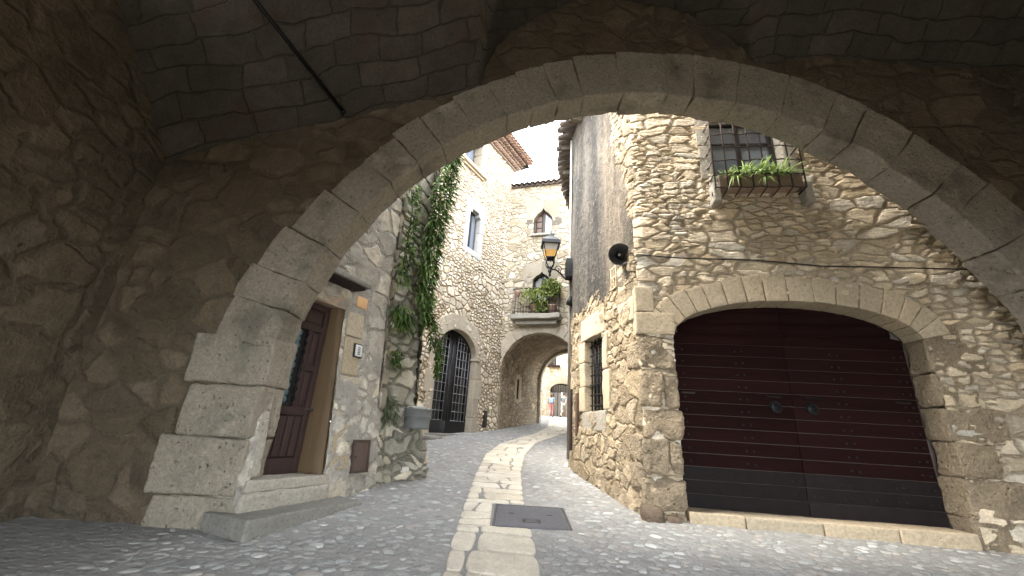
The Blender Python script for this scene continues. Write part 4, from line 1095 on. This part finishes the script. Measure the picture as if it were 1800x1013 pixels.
    for u0,u1 in ((2.10,2.34),(2.98,3.22)):
        m.block(LF.PA,(u0,7.085,-.30),(u1,7.85,.02),.008,.06,jit=.004); m.block(LF.PA,(u0,7.858,-.30),(u1,8.45,.02),.008,.06,jit=.004)
    pts=[(2.10,8.455),(2.34,8.455),(2.38,8.40),(2.44,8.44),(2.46,8.56),(2.86,8.56),(2.88,8.44),(2.94,8.40),(2.98,8.455),(3.22,8.455),(3.22,8.92),(2.10,8.92)]
    m.build('window_surround',D_BLUE,o); m=MB(); m.prism(LF,pts,-.30,.022,.8); m.build('window_head',simple('pale_head',(.47,.47,.43),.9,0,.25,8,.4),o,smooth=False)
    def window(fr,u0,u1,z0,z1,d,mat_f,glass,mull=1,trans=(),arched=0.0,name='window'):
        m=MB(); w=.05
        for a,b in ((u0,u0+w),(u1-w,u1)): m.block(fr.PA,(a,z0,d-.05),(b,z1,d),.006,.4)
        for a,b in ((z0,z0+w),(z1-w,z1)): m.block(fr.PA,(u0+w,a,d-.05),(u1-w,b,d),.006,.4)
        for k in range(mull):
            c=u0+(u1-u0)*(k+1)/(mull+1); m.block(fr.PA,(c-.035,z0+w,d-.05),(c+.035,z1-w,d+.004),.006,.4)
        for t in trans: m.block(fr.PA,(u0+w,t-.02,d-.048),(u1-w,t+.02,d-.002),.004,.4)
        f=m.build(name,mat_f,o); m=MB(); m.box(fr,(u0+w,u1-w),(z0+w,z1-w),(d-.035,d-.025)); m.build('pane',glass,f,smooth=False); return f
    window(LF,2.345,2.975,7.09,8.54,-.16,BROWNF,GLASSB)
    # top window
    m=MB(); m.block(LF.PA,(1.55,9.98,-.3),(2.98,10.10,.16),.012,.08,tint=.7); m.block(LF.PA,(1.62,9.90,-.2),(2.90,9.975,.08),.012,.08,tint=.4); m.build('window_sill',D_TAN,o)
    m=MB()
    for u0,u1 in ((1.44,1.74),(2.68,3.02)):
        for k in range(3): m.block(LF.PA,(u0,10.105+.42*k,-.42),(u1,10.515+.42*k,.03),.01,.07,jit=.004,seed=k+700)
    m.block(LF.PA,(1.44,11.37,-.42),(3.02,11.66,.03),.01,.08,jit=.004); m.build('window_surround',D_CREAM,o)
    window(LF,1.745,2.675,10.11,11.36,-.32,BROWNF,GLASSB)
    # stepped eave of tiles
    m=MB(); n=MB()
    for k in range(4):
        z=11.72+k*.115; d1=.12+.13*k
        n.block(LF.PA,(-1.0,z,-.3),(5.0+d1,z+.035,d1),.006,.6)
        canal_row(m,LF,-1.0,5.0+d1-.1,z+.055,-.2,d1+.10,.075,.17,.02,True)
    canal_row(m,LF,-1.0,5.5,12.27,-1.5,.70,.10,.2,.62,True)
    canal_row(m,LF,-.9,5.55,12.25,-1.5,.67,.10,.2,.62,False)
    m.build('eave_tiles',TERRA,o); n.build('eave_course',WHITEP,o)
    m=MB(); m.add([LF.P(-1.2,12.30,.5),LF.P(5.5,12.30,.5),LF.P(5.5,14.4,-6),LF.P(-1.2,14.4,-6)],[(0,1,2,3)],.9); m.build('roof',TERRA,o)
    # vent near the passage
    m=MB(); m.block(LF.PA,(4.12,1.45,-.02),(4.32,1.98,.05),.01,.2)
    m.build('meter_box',METER,o)
tall_house()
# ------------------------------------------------------------------ house bridging the lane
def mid_house():
    o=thing('arched_house','ochre stone house bridging the lane over a round archway with a balcony above','house',AF.P(1.4,1.4,0))
    CU,CZ,CR=1.43,3.33,1.42
    def hole(C):
        u,z=AF.U(C),C[:,2]
        arch=(np.abs(u-CU)<CR+.03)&((z<CZ)|((u-CU)**2+(z-CZ)**2<(CR+.12)**2))
        w1=(u>1.0)&(u<1.76)&(z>8.66)&(z<9.78)
        w2=(u>1.06)&(u<1.74)&(z>5.36)&(z<7.08)
        return arch|w1|w2
    V,F,UV,_=wall_path([AF.P(-.3,0)[:2],AF.P(3.4,0)[:2]],1.0,10.85,.036,hole=hole,ub=(1.3,2.06,1.36,2.04),vb=(8.66,9.78,5.36,7.08),disp=lambda u,v,p:vnoise(p,.9,41)*.03)
    m=MB(); m.add(V,F,1,UV); m.build('wall',W['mid'],o)
    m=MB(); ell_ring(m,AF,CU,CZ,CR,CR,.42,-.30,.03,178,2,17,.012,.06,.008,.006,.2,.05,600)
    for i in range(4):
        z=1.15+i*.545; w=(.42,.28,.40,.30)[i]; m.block(AF.PA,(CU-CR-w,z,-.30),(CU-CR-.005,z+.535,.03),.015,.06,jit=.012,seed=i+640); m.block(AF.PA,(CU+CR+.005,z,-.30),(CU+CR+w,z+.535,.03),.015,.06,jit=.012,seed=i+650)
    m.build('archway',D_CREAM,o)
    # barrel vault of the passage, running back at an angle
    prof=[(-CR,-2.6)]+[(-CR,-2.6+2.6*i/22) for i in range(1,22)]+[(CR*math.cos(math.pi-math.pi*i/44),CR*math.sin(math.pi*i/44)) for i in range(45)]+[(CR,-2.6*i/22) for i in range(1,23)]
    sl=np.linspace(0,1,70); a=np.array(AF.P(CU,0,-.02)[:2]); dv=np.array((1.72,4.05)); 
    V=[];UV=[];pu=0;arc=[0]
    for i in range(1,len(prof)): arc.append(arc[-1]+math.hypot(prof[i][0]-prof[i-1][0],prof[i][1]-prof[i-1][1]))
    for s in sl:
        for (px,pz),q in zip(prof,arc):
            b=a+dv*s+AF.d*px*(1-.0*s); V.append((b[0],b[1],CZ+.22*s+pz)); UV.append((s*4.4,q))
    n=len(prof); V=np.array(V); F=[];
    for i in range(len(sl)-1):
        for j in range(n-1): F.append((i*n+j,i*n+j+1,(i+1)*n+j+1,(i+1)*n+j))
    V=V+vnoise(V,1.1,51)[:,None]*np.array((.03,.01,.02))
    dvn=dv/np.hypot(*dv); PF=Frame(a-AF.d*CR,dvn)    # left inner face as a plane: u = distance in
    keep=[f for f in F if not (1.65<PF.U(V[list(f)].mean(0)[None])[0]<2.0 and 2.55<V[list(f)].mean(0)[2]<3.35 and abs(PF.D(V[list(f)].mean(0)[None])[0])<.2)]
    m=MB(); m.add(V,[f[::-1] for f in keep] if False else keep,1,np.array(UV)); m.build('passage_vault',W['pass'],o)
    m=MB()
    for k,(u0,u1,z0,z1) in enumerate(((1.50,1.68,2.45,3.45),(1.97,2.15,2.45,3.45),(1.68,1.97,2.40,2.56),(1.68,1.97,3.34,3.52))): m.block(PF.PA,(u0,z0,-.25),(u1,z1,.015),.012,.07,jit=.004,seed=k+670)
    m.build('window_surround',D_TAN,o)
    m=MB(); m.box(PF,(1.66,2.0),(2.5,3.4),(-.09,-.035)); pw=m.build('slit_window',GLASS,o,smooth=False)
    m=MB()
    for k in range(2): m.bar(PF.P(1.77+.11*k,2.55,-.02),PF.P(1.77+.11*k,3.35,-.02),.012,6)
    m.build('grille',IRON,pw)
    BF=Frame(a+dv-AF.d*(CU),AF.d); 
    m=MB(); ell_ring(m,BF,CU,CZ+.22,CR-.10,CR-.10,.4,-.15,.15,180,0,15,.012,.08,.01,.006,.2,.05,690)
    for s in (-1,1):
        for i in range(5): m.block(BF.PA,(CU+s*(CR+.10)-.20,1.45+i*.42,-.15),(CU+s*(CR+.10)+.20,1.86+i*.42,.15),.02,.08,jit=.01,seed=i+705)
    m.build('inner_archway',D_CREAM,o)
    V,F,UV,_=wall_path([BF.P(6.5,0,-.16)[:2],BF.P(-4,0,-.16)[:2]],1.2,10.9,.12,hole=lambda C:(np.abs(BF.U(C)-CU)<CR+.02)&((C[:,2]<CZ+.22)|((BF.U(C)-CU)**2+(C[:,2]-CZ-.22)**2<(CR+.1)**2)))
    m=MB(); m.add(V,F,1,UV); m.build('rear_wall',W['mid'],o)
    # ogee windows
    def ogee(u0,u1,z0,zs,zt):
        c=(u0+u1)/2;w=(u1-u0)/2
        L=[(u0,z0),(u0,zs)]
        for q in np.linspace(0,1,9)[1:]:
            L.append((u0+w*q,zs+(zt-zs)*(.62*math.sin(min(1,q/.75)*math.pi/2)+.38*max(0,(q-.6)/.4)**2)))
        Rr=[(2*c-x,z) for x,z in L[::-1]][1:]
        return L+Rr
    for (u0,u1,z0,zs,zt,su0,su1,sz1,nm) in ((1.00,1.74,8.66,9.32,9.80,.72,2.02,10.12,'up'),(1.07,1.72,5.36,6.78,7.08,.68,2.02,7.45,'lo')):
        og=ogee(u0,u1,z0,zs,zt); c=(u0+u1)/2; mid=len(og)//2
        m=MB()
        m.prism(AF,[(su0,zs+.0)]+og[1:mid+1]+[(c,sz1),(su0,sz1)],-.28,.028,.75)
        m.prism(AF,[(c+.003,sz1)]+[(x+.003,z) for x,z in og[mid:-1]]+[(su1,zs),(su1,sz1)],-.28,.026,.55)
        z=z0
        for i,h in enumerate(((zs-z0)/2,)*2):
            e=(.24,.38)[i]
            m.block(AF.PA,(u0-e,z,-.28),(u0-.001,z+h-.006,.026),.01,.07,jit=.005,seed=i+720); m.block(AF.PA,(u1+.001,z,-.28),(u1+e,z+h-.006,.026),.01,.07,jit=.005,seed=i+730); z+=h
        m.build('window_surround',D_CREAMF,o,smooth=False)
        win=MB(); d=-.17; w=.045
        win.prism(AF,og,d-.06,d-.045); f=win.build('window' if nm=='up' else 'balcony_door',GLASSB if nm=='up' else GLASS,o,smooth=False)
        m=MB()
        k=len(og)
        inn=[(c+(x-c)*(1-2*w/(u1-u0)),z0+w+(z-z0)*(1-2*w/(zt-z0))) for x,z in og]
        for i in range(k-1):
            m.prism(AF,[og[i],og[i+1],inn[i+1],inn[i]],d-.045,d)
        m.block(AF.PA,(u0,z0,d-.045),(u1,z0+w,d+.002),.004,.4); m.block(AF.PA,(c-.04,z0+w,d-.044),(c+.04,zt-.10,d+.004),.006,.4)
        m.build('frame',BROWNF if nm=='up' else BLACKW,f)
        if nm=='up':
            m=MB(); m.block(AF.PA,(u0+.045,z0+.05,d-.04),(c-.045,zs+.26,d-.012),.006,.4)
            for q in range(3): m.block(AF.PA,(u0+.09,z0+.10+q*.27,d-.012),(c-.09,z0+.32+q*.27,d-.002),.01,.4,1.2)
            m.build('shutter',BROWNF,f)
            m=MB(); m.block(AF.PA,(u0-.08,z0-.09,-.28),(u1+.10,z0-.004,.12),.012,.07,tint=.2); m.build('window_sill',D_GREY,o)
        else:
            m=MB(); m.block(AF.PA,(u0+.05,z0+.9,d-.043),(c-.045,zs+.12,d-.035),.004,.4); m.block(AF.PA,(c+.045,z0+.9,d-.043),(u1-.05,zs+.12,d-.035),.004,.4)
            m.build('curtain',simple('net_curtain',(.36,.35,.33),.8,0,.3,14,.2),f)
    # balcony
    m=MB(); m.block(AF.PA,(.40,5.16,-.2),(2.18,5.345,.50),.03,.06,jit=.015,seed=760,tint=.2); m.block(AF.PA,(.55,5.0,-.2),(2.05,5.155,.30),.03,.06,jit=.012,seed=761,tint=.1); B_=m.build('balcony',D_GREY,o)
    m=MB(); D=.45; zt=6.28
    m.tube([AF.P(.46,zt,0),AF.P(.46,zt,D),AF.P(2.12,zt,D),AF.P(2.12,zt,0)],.017,6); m.tube([AF.P(.46,5.42,0),AF.P(.46,5.42,D),AF.P(2.12,5.42,D),AF.P(2.12,5.42,0)],.011,6)
    m.build('rail',IRON,B_)
    for k in range(17):
        m=MB(); u=.46+1.66*k/16; m.bar(AF.P(u,5.34,D),AF.P(u,zt,D),.008,5); m.build('baluster',RUST,B_)
    for u in (.46,2.12):
        for k in range(2): m=MB(); m.bar(AF.P(u,5.34,.15+.15*k),AF.P(u,zt,.15+.15*k),.008,5); m.build('baluster',RUST,B_)
    # low tiled roof
    m=MB(); canal_row(m,AF,-.2,3.6,10.93,-.7,.16,.11,.22,.22,True); canal_row(m,AF,-.09,3.7,10.90,-.7,.14,.11,.22,.22,False); m.build('roof_tiles',TERRAG,o)
    m=MB(); m.add([AF.P(-.3,10.88,-.2),AF.P(3.6,10.88,-.2),AF.P(3.6,11.7,-4.5),AF.P(-.3,11.7,-4.5)],[(0,1,2,3)],.9); m.build('roof',TERRAG,o)
mid_house()
def balcony_plants():
    fr=(AF.n[0],AF.n[1])
    o=thing('potted_plant','bushy yellow green plant spilling over the middle of the balcony rail','potted plant',AF.P(1.25,5.35,.25),'plants on the balcony')
    m=MB(); m.lathe(AF.P(1.25,5.35,.25),(0,0,1),[(0,0),(0,.13),(.30,.17),(.31,.19),(.36,.19),(.36,.16),(.33,0)],14); m.build('pot',TERRA,o)
    m=MB()
    for u,z,n in ((.95,6.15,60),(1.15,6.22,80),(1.35,6.25,80),(1.55,6.2,60),(1.25,6.0,60)): blade_tuft(m,AF.P(u,z,.36),n,.28,.028,.9,1,1.6,(.15,1),fr)
    for i in range(260): p=AF.P(rng.uniform(.8,1.7),rng.uniform(5.75,6.3),.46+rng.uniform(-.05,.12)); leaf(m,p,(AF.n[0]+rng.uniform(-1,1),AF.n[1]+rng.uniform(-.5,.5),rng.uniform(-.8,.5)),.10,.045,.5,rng.random())
    m.build('foliage',BALC,o,smooth=False)
    o=thing('potted_plant','tall bushy plant at the right end of the balcony above the rail','potted plant',AF.P(1.85,5.35,.22),'plants on the balcony')
    m=MB(); m.lathe(AF.P(1.85,5.35,.22),(0,0,1),[(0,0),(0,.12),(.28,.16),(.29,.18),(.34,.18),(.34,.15),(.31,0)],14); m.build('pot',TERRA,o)
    m=MB()
    for i in range(800):
        g=rng.uniform(0,6.3);r=math.sqrt(rng.random()); p=AF.P(1.83+.36*r*math.cos(g),6.30+.34*r*math.sin(g),.28+rng.uniform(-.15,.25)); leaf(m,p,(AF.n[0]*.6+rng.uniform(-1,1),AF.n[1]*.6+rng.uniform(-.6,.6),rng.uniform(-.6,.9)),.13,.045,.5,rng.random()*.8)
    for i in range(260): p=AF.P(1.5+rng.uniform(-.22,.22),rng.uniform(5.45,6.1),.40+rng.uniform(-.08,.05)); leaf(m,p,(AF.n[0]+rng.uniform(-1,1),AF.n[1],rng.uniform(-.9,.2)),.12,.04,.5,rng.random()*.6)
    m.build('foliage',BALC,o,smooth=False)
    o=thing('flower_pot','small pink terracotta pot hung on the left end of the balcony rail','flower pot',AF.P(.62,6.0,.50))
    m=MB(); m.lathe(AF.P(.62,5.98,.40),(0,0,1),[(0,0),(0,.07),(.17,.10),(.18,.115),(.22,.115),(.22,.095),(.20,0)],14); m.build('pot',simple('pink_clay',(.42,.25,.20),.8,0,.2,12,.2),o)
    m=MB(); blade_tuft(m,AF.P(.64,6.19,.40),60,.17,.03,1.0,1,1.0,(.2,1)); m.build('foliage',BALC,o,smooth=False)
balcony_plants()
# ------------------------------------------------------------------ far end of the lane
FY=33.6; FF=Frame((1.5,FY),(1,.05)); FZ=gzf(FY)
def far_house():
    o=thing('far_house','pale stone house beyond the archway with an arched grey door','house',FF.P(3.0,FZ,0))
    def hole(C):
        u,z=FF.U(C),C[:,2]
        dr=(np.abs(u-3.05)<1.0)&(((z<FZ+2.0))|(((u-3.05)/1.05)**2+((z-FZ-2.0)/.62)**2<1))
        wn=(np.abs(u-2.25)<.36)&(z>FZ+4.05)&(z<FZ+5.6)
        return dr|wn
    V,F,UV,_=wall_path([FF.P(.55,0)[:2],FF.P(9,0)[:2]],FZ-.6,FZ+11,.07,hole=hole)
    m=MB(); m.add(V,F,1,UV)
    V,F,UV,_=wall_path([FF.P(.55,0,-6)[:2],FF.P(.55,0)[:2]],FZ-.6,FZ+11,.12); m.add(V,F,1,UV); m.build('wall',W['far'],o)
    m=MB(); ell_ring(m,FF,3.05,FZ+2.0,.98,.58,.36,-.3,.03,180,0,11,.012,.1,.005,.006,.1,.02,800)
    for s in (-1,1):
        for i in range(4): m.block(FF.PA,(3.05+s*1.13-.16,FZ-.05+i*.5,-.3),(3.05+s*1.13+.16,FZ+.44+i*.5,.03),.012,.1,seed=i)
    m.build('door_surround',D_CREAM,o)
    m=MB(); greyd=simple('weathered_grey_wood',(.16,.15,.14),.8,0,.5,6,.4,stretch=(4,4,.4))
    m.block(FF.PA,(2.07,FZ-.05,-.25),(3.03,FZ+1.9,-.2),.01,.5); m.block(FF.PA,(3.06,FZ-.05,-.25),(4.03,FZ+1.9,-.2),.01,.5)
    for q in range(6): m.block(FF.PA,(2.10+q*.33,FZ,-.2),(2.36+q*.33,FZ+1.85,-.185),.006,.5,.8+.08*(q%3))
    d=m.build('door',greyd,o)
    m=MB(); m.block(FF.PA,(2.05,FZ+1.9,-.26),(4.05,FZ+2.62,-.24),.004,.5); m.build('fanlight',GLASS,d)
    m=MB()
    for q in range(10): m.bar(FF.P(2.15+q*.2,FZ+1.92,-.22),FF.P(2.15+q*.2,FZ+2.55,-.22),.014,5)
    m.build('grille',IRON,d)
    m=MB(); m.block(FF.PA,(1.90,FZ+4.06,-.3),(2.60,FZ+5.6,-.22),.006,.5); w=m.build('window',GLASS,o)
    m=MB()
    for u,v in (((1.90,1.98),(4.06,5.6)),((2.52,2.60),(4.06,5.6)),((2.21,2.29),(4.06,5.6)),((1.98,2.21),(4.7,4.76)),((2.29,2.52),(4.7,4.76))): m.block(FF.PA,(u[0],FZ+v[0],-.22),(u[1],FZ+v[1],-.17),.006,.5)
    m.build('frame',BROWNF,w)
    m=MB(); m.block(FF.PA,(1.75,FZ+3.84,-.1),(2.80,FZ+4.02,.30),.015,.1); m.build('window_sill',simple('red_clay_sill',(.40,.17,.10),.85,0,.3,9,.3),o)
    # rough grey stone edge at the corner
    m=MB()
    for i in range(12): w_=rng.uniform(.4,.8); m.block(FF.PA,(.50,FZ-.1+i*.36,-.3),(.55+w_,FZ+.25+i*.36,.08),.06,.09,jit=.05,seed=i*9)
    m.build('rough_quoin',dressed('grey_quoin',(.30,.28,.25),(.22,.20,.18),.02),o)
far_house()
def far_bits():
    o=thing('far_tree','light green foliage seen through the archway left of the far house','tree',(1.25,36.5,gzf(36.5)))
    m=MB(); m.tube([(1.25,36.5,gzf(36.5)-.1),(1.3,36.5,gzf(36)+1.6),(1.15,36.6,gzf(36)+3.4)],[.12,.09,.04],8)
    for k in range(5): g=k*1.3; m.tube([(1.28,36.5,FZ+1.2+.3*k),(1.28+.9*math.cos(g),36.5+.7*math.sin(g),FZ+2.0+.4*k)],[.05,.02],6)
    m.build('trunk',WICKER,o)
    m=MB()
    for i in range(3200):
        g=rng.uniform(0,6.3);r=rng.random()**.5; p=np.array((1.2+1.5*r*math.cos(g),36.5+1.1*r*math.sin(g),FZ+2.6+2.3*rng.uniform(-1,1)))
        if vnoise(p[None],1.3,61)[0]<-.15: continue
        leaf(m,p,(rng.uniform(-1,1),rng.uniform(-1,1),rng.uniform(-.6,.8)),.22,.10,.4,rng.random())
    m.build('crown',FARL,o,smooth=False)
    o=thing('rear_wall','pale low rubble wall at the end of the lane left of the far house','wall',(0,38.2,gzf(38)))
    V,F,UV,_=wall_path([(-5,38.2),(2.4,38.2)],gzf(38)-.5,gzf(38)+2.4,.12); m=MB(); m.add(V,F,1,UV); m.build('face',W['far'],o)
    m=MB(); m.block(WORLD,(-5,38.18,gzf(38)+2.38),(2.4,38.6,gzf(38)+2.5),.03,.3); m.build('coping',D_CREAM,o)
    bx=FF.P(1.25,0,.75); z=gzf(bx[1])
    bx=(2.02,31.9); z=gzf(31.9)
    o=thing('iron_stand','small dark iron stand with a basket beside the lane left of the walkers','stand',(bx[0],bx[1],z))
    for sx in (-.28,.28):
        for sy in (-.18,.18): m=MB(); m.bar((bx[0]+sx,bx[1]+sy,z),(bx[0]+sx,bx[1]+sy,z+1.0),.02,6); m.build('leg',IRON,o)
    m=MB()
    for q in (.35,.97): m.tube([(bx[0]-.28,bx[1]-.18,z+q),(bx[0]+.28,bx[1]-.18,z+q),(bx[0]+.28,bx[1]+.18,z+q),(bx[0]-.28,bx[1]+.18,z+q),(bx[0]-.28,bx[1]-.18,z+q)],.02,6)
    m.build('frame',IRON,o)
    m=MB(); m.lathe((bx[0],bx[1],z+.55),(0,0,1),[(0,0),(0,.15),(.2,.22),(.36,.25),(.36,.23),(.1,.14),(.1,0)],14); m.build('basket',WICKER,o)
    # square continues either side
    for nm,lb,pts in (('side_house','pale stone house on the right beyond the archway',[(7.2,36),(4.9,19.6)]),('side_house','pale stone house on the left beyond the archway',[(.1,19.5),(-1.2,27),(-2.2,34)])):
        o=thing(nm,lb,'house',(pts[0][0],pts[0][1],gzf(pts[0][1])),'houses beyond the archway')
        V,F,UV,_=wall_path(pts,1.2,11.5,.12); m=MB(); m.add(V,F,1,UV); m.build('wall',W['far'],o)
        m=MB(); 
        for (a,b) in zip(pts[:-1],pts[1:]):
            fr=Frame(a,(b[0]-a[0],b[1]-a[1])); L=math.hypot(b[0]-a[0],b[1]-a[1]); m.block(fr.PA,(0,11.5,-3),(L,11.65,.35),.02,.6)
        m.build('roof',TERRA,o)
far_bits()
SKIN=simple('skin',(.34,.215,.155),.6,0,.1,10,0,tinted=False)
def person(label,loc,face,top,bottom,hair,shirt_len,leg_cover,stride,armsw,bag=None,h=1.7,longhair=False):
    o=thing('person',label,'person',loc,'walkers in the lane'); o.rotation_euler=(0,0,face); k=h/1.70
    J={'pel':(0,0,.92),'sp':(0,0,1.12),'ch':(0,.0,1.32),'nk':(0,.0,1.45),'hd':(0,.01,1.54),'tp':(0,.01,1.66)}
    for s,n in ((-1,'l'),(1,'r')):
        st=stride*s
        J['hip'+n]=(.09*s,0,.88); J['kn'+n]=(.095*s,.10*abs(st)*2+st*.12,.49); J['an'+n]=(.09*s,st*.30-(.12 if st<0 else 0)*abs(stride)*2,.09+(.05 if st<0 else 0)); J['to'+n]=(.10*s,st*.30+.14-(.12 if st<0 else 0)*abs(stride)*2,.035)
        J['sh'+n]=(.18*s,0,1.38); J['el'+n]=(.23*s,-.05-st*armsw*.2,1.12); J['wr'+n]=(.23*s,.10-st*armsw*.55,.90+.05*armsw); J['hn'+n]=(.225*s,.13-st*armsw*.62,.82+.05*armsw)
    E=[('pel','sp'),('sp','ch'),('ch','nk'),('nk','hd'),('hd','tp')]
    for n in 'lr': E+=[('pel','hip'+n),('hip'+n,'kn'+n),('kn'+n,'an'+n),('an'+n,'to'+n),('ch','sh'+n),('sh'+n,'el'+n),('el'+n,'wr'+n),('wr'+n,'hn'+n)]
    RR={'pel':(.125,.095),'sp':(.115,.085),'ch':(.14,.10),'nk':(.055,.055),'hd':(.078,.095),'tp':(.06,.072)}
    for n in 'lr': RR.update({'hip'+n:(.085,.085),'kn'+n:(.055,.055),'an'+n:(.038,.038),'to'+n:(.038,.03),'sh'+n:(.055,.055),'el'+n:(.040,.040),'wr'+n:(.028,.028),'hn'+n:(.038,.024)})
    def skin(name,keys,edges,mat,grow,parent,root,over={}):
        me=bpy.data.meshes.new(name); ks=list(keys); 
        me.from_pydata([tuple(c*k for c in over.get(q,J[q])) for q in ks],[(ks.index(a),ks.index(b)) for a,b in edges],[])
        ob=bpy.data.objects.new(name,me); COL.objects.link(ob); ob.parent=parent; me.materials.append(mat)
        ob.modifiers.new('s','SKIN'); sv=me.skin_vertices[0].data if me.skin_vertices else None
        if sv is None:
            bm_layer=me.attributes
        for i,q in enumerate(ks):
            r=RR[q]; sv[i].radius=((r[0]+grow)*k,(r[1]+grow)*k); sv[i].use_root=(q==root)
        md=ob.modifiers.new('u','SUBSURF'); md.levels=2; md.render_levels=2
        at=me.attributes.new('tint','FLOAT','POINT'); at.data.foreach_set('value',[1.0]*len(ks))
        for p_ in me.polygons: p_.use_smooth=True
        return ob
    skin('body',J.keys(),E,SKIN,0,o,'pel')
    tk=['pel','sp','ch']+[a+n for n in 'lr' for a in ('sh',)]; te=[('pel','sp'),('sp','ch'),('ch','shl'),('ch','shr')]
    ov={}
    for n,s in (('l',-1),('r',1)):
        J['slv'+n]=tuple(np.array(J['sh'+n])*.35+np.array(J['el'+n])*.65); RR['slv'+n]=(.06,.06); tk.append('slv'+n); te.append(('sh'+n,'slv'+n))
    skin('shirt',tk,te,top,.014,o,'pel',{'pel':(0,0,.92-shirt_len)})
    bk=['pel','hipl','hipr']; be=[('pel','hipl'),('pel','hipr')]
    for n in 'lr':
        if leg_cover>=1: J['lg'+n]=tuple(np.array(J['an'+n])+np.array((0,0,.06))); bk+=['kn'+n,'lg'+n]; be+=[('hip'+n,'kn'+n),('kn'+n,'lg'+n)]; RR['lg'+n]=(.045,.045)
        else: J['lg'+n]=tuple(np.array(J['hip'+n])*.12+np.array(J['kn'+n])*.88); bk+=['lg'+n]; be+=[('hip'+n,'lg'+n)]; RR['lg'+n]=(.075,.075)
    skin('trousers' if leg_cover>=1 else 'shorts',bk,be,bottom,.012,o,'pel')
    m=MB()
    V=[];  # hair cap over the back and top of the head
    c=np.array((0,-.012,1.575))*k
    m.lathe(c-np.array((0,.0,.03 if not longhair else .16))*k,(0,-.18,1),[(0,.06*k),(.05*k,.085*k),((.09 if not longhair else .2)*k,.098*k),((.13 if not longhair else .26)*k,.085*k),((.155 if not longhair else .30)*k,.05*k),((.165 if not longhair else .31)*k,0)],16)
    hh=m.build('hair',hair,None); hh.parent=o; 
    for s in (-1,1):
        m=MB(); t=J['to'+('l' if s<0 else 'r')]; a=J['an'+('l' if s<0 else 'r')]
        m.block(WORLD,((t[0]-.05)*k,(a[1]-.07)*k,(min(a[2],t[2])-.035)*k if a[2]>.1 else 0.0),((t[0]+.05)*k,(t[1]+.06)*k,(min(a[2],t[2])+.05)*k),.035,.05); sh=m.build('shoe',PLASTIC,None); sh.parent=o
    if bag:
        m=MB(); m.block(WORLD,(-.17*k,-.26*k,.98*k),(.15*k,-.115*k,1.30*k),.05,.06); bb=m.build('shoulder_bag',bag,None); bb.parent=o
    return o
def cloth(n,c): return simple(n,c,.85,0,.2,14,.3,tinted=False)
def people():
    y1=31.3; x1=3.42
    person('woman in a pale blue top and pink trousers walking away up the lane',(x1,y1,gzf(y1)),R(-8),cloth('blue_top',(.12,.21,.36)),cloth('pink_cloth',(.50,.24,.24)),simple('brown_hair',(.11,.07,.045),.6,0,.3,30,.3),.05,1,.28,.5,cloth('pale_bag',(.24,.36,.48)),1.66,True)
    y2=31.8; x2=4.42
    person('man in a grey blue t-shirt and light shorts striding away up the lane',(x2,y2,gzf(y2)),R(-30),cloth('grey_shirt',(.10,.14,.165)),cloth('light_cloth',(.28,.275,.235)),simple('dark_hair',(.04,.03,.025),.6,0,.3,30,.3),.05,0,.75,.9,None,1.78)
people()
# ------------------------------------------------------------------ light, sky, camera
SUN_EL,SUN_AZ=60,262      # degrees; azimuth clockwise from +Y
wd=bpy.data.worlds.new('World'); sc.world=wd; wd.use_nodes=True; nt=wd.node_tree; nt.nodes.clear()
sky=nt.nodes.new('ShaderNodeTexSky'); sky.sky_type='NISHITA'; sky.sun_disc=False; sky.sun_elevation=R(SUN_EL); sky.sun_rotation=R(SUN_AZ); sky.air_density=1.0; sky.dust_density=3.0; sky.ozone_density=1.0
mx=nt.nodes.new('ShaderNodeMix'); mx.data_type='RGBA'; mx.inputs[0].default_value=.6; mx.inputs[7].default_value=(9.0,9.1,9.3,1)
bg=nt.nodes.new('ShaderNodeBackground'); bg.inputs['Strength'].default_value=.14; wo=nt.nodes.new('ShaderNodeOutputWorld')
nt.links.new(sky.outputs[0],mx.inputs[6]); nt.links.new(mx.outputs[2],bg.inputs[0]); nt.links.new(bg.outputs[0],wo.inputs[0])
sl=bpy.data.lights.new('Sun','SUN'); sl.energy=1.15; sl.angle=R(25); sl.color=(1,.95,.87); so=bpy.data.objects.new('sun',sl); COL.objects.link(so)
el,az=R(SUN_EL),R(SUN_AZ); dirv=Vector((math.sin(az)*math.cos(el),math.cos(az)*math.cos(el),math.sin(el)))
so.rotation_euler=(-dirv).to_track_quat('-Z','Y').to_euler(); so.location=(0,0,30)
from mathutils import Matrix
cam=bpy.data.cameras.new('Camera'); co=bpy.data.objects.new('camera',cam); COL.objects.link(co); sc.camera=co
cam.sensor_fit='HORIZONTAL'; cam.sensor_width=36; cam.lens=36*720/1800; cam.clip_start=.05; cam.clip_end=2000
co.matrix_world=Matrix.Translation((0,0,1.4))@Matrix.Rotation(math.pi/2+R(19.2),4,'X')@Matrix.Rotation(R(3.5),4,'Z')
sc.view_settings.view_transform='Standard'; sc.view_settings.look='None'; sc.view_settings.exposure=3.62; sc.view_settings.gamma=1
sc.cycles.use_denoising=True; sc.cycles.max_bounces=8; sc.cycles.diffuse_bounces=5; sc.cycles.caustics_reflective=False; sc.cycles.caustics_refractive=False
for o in bpy.data.objects:
    if '_b' in o: del o['_b']
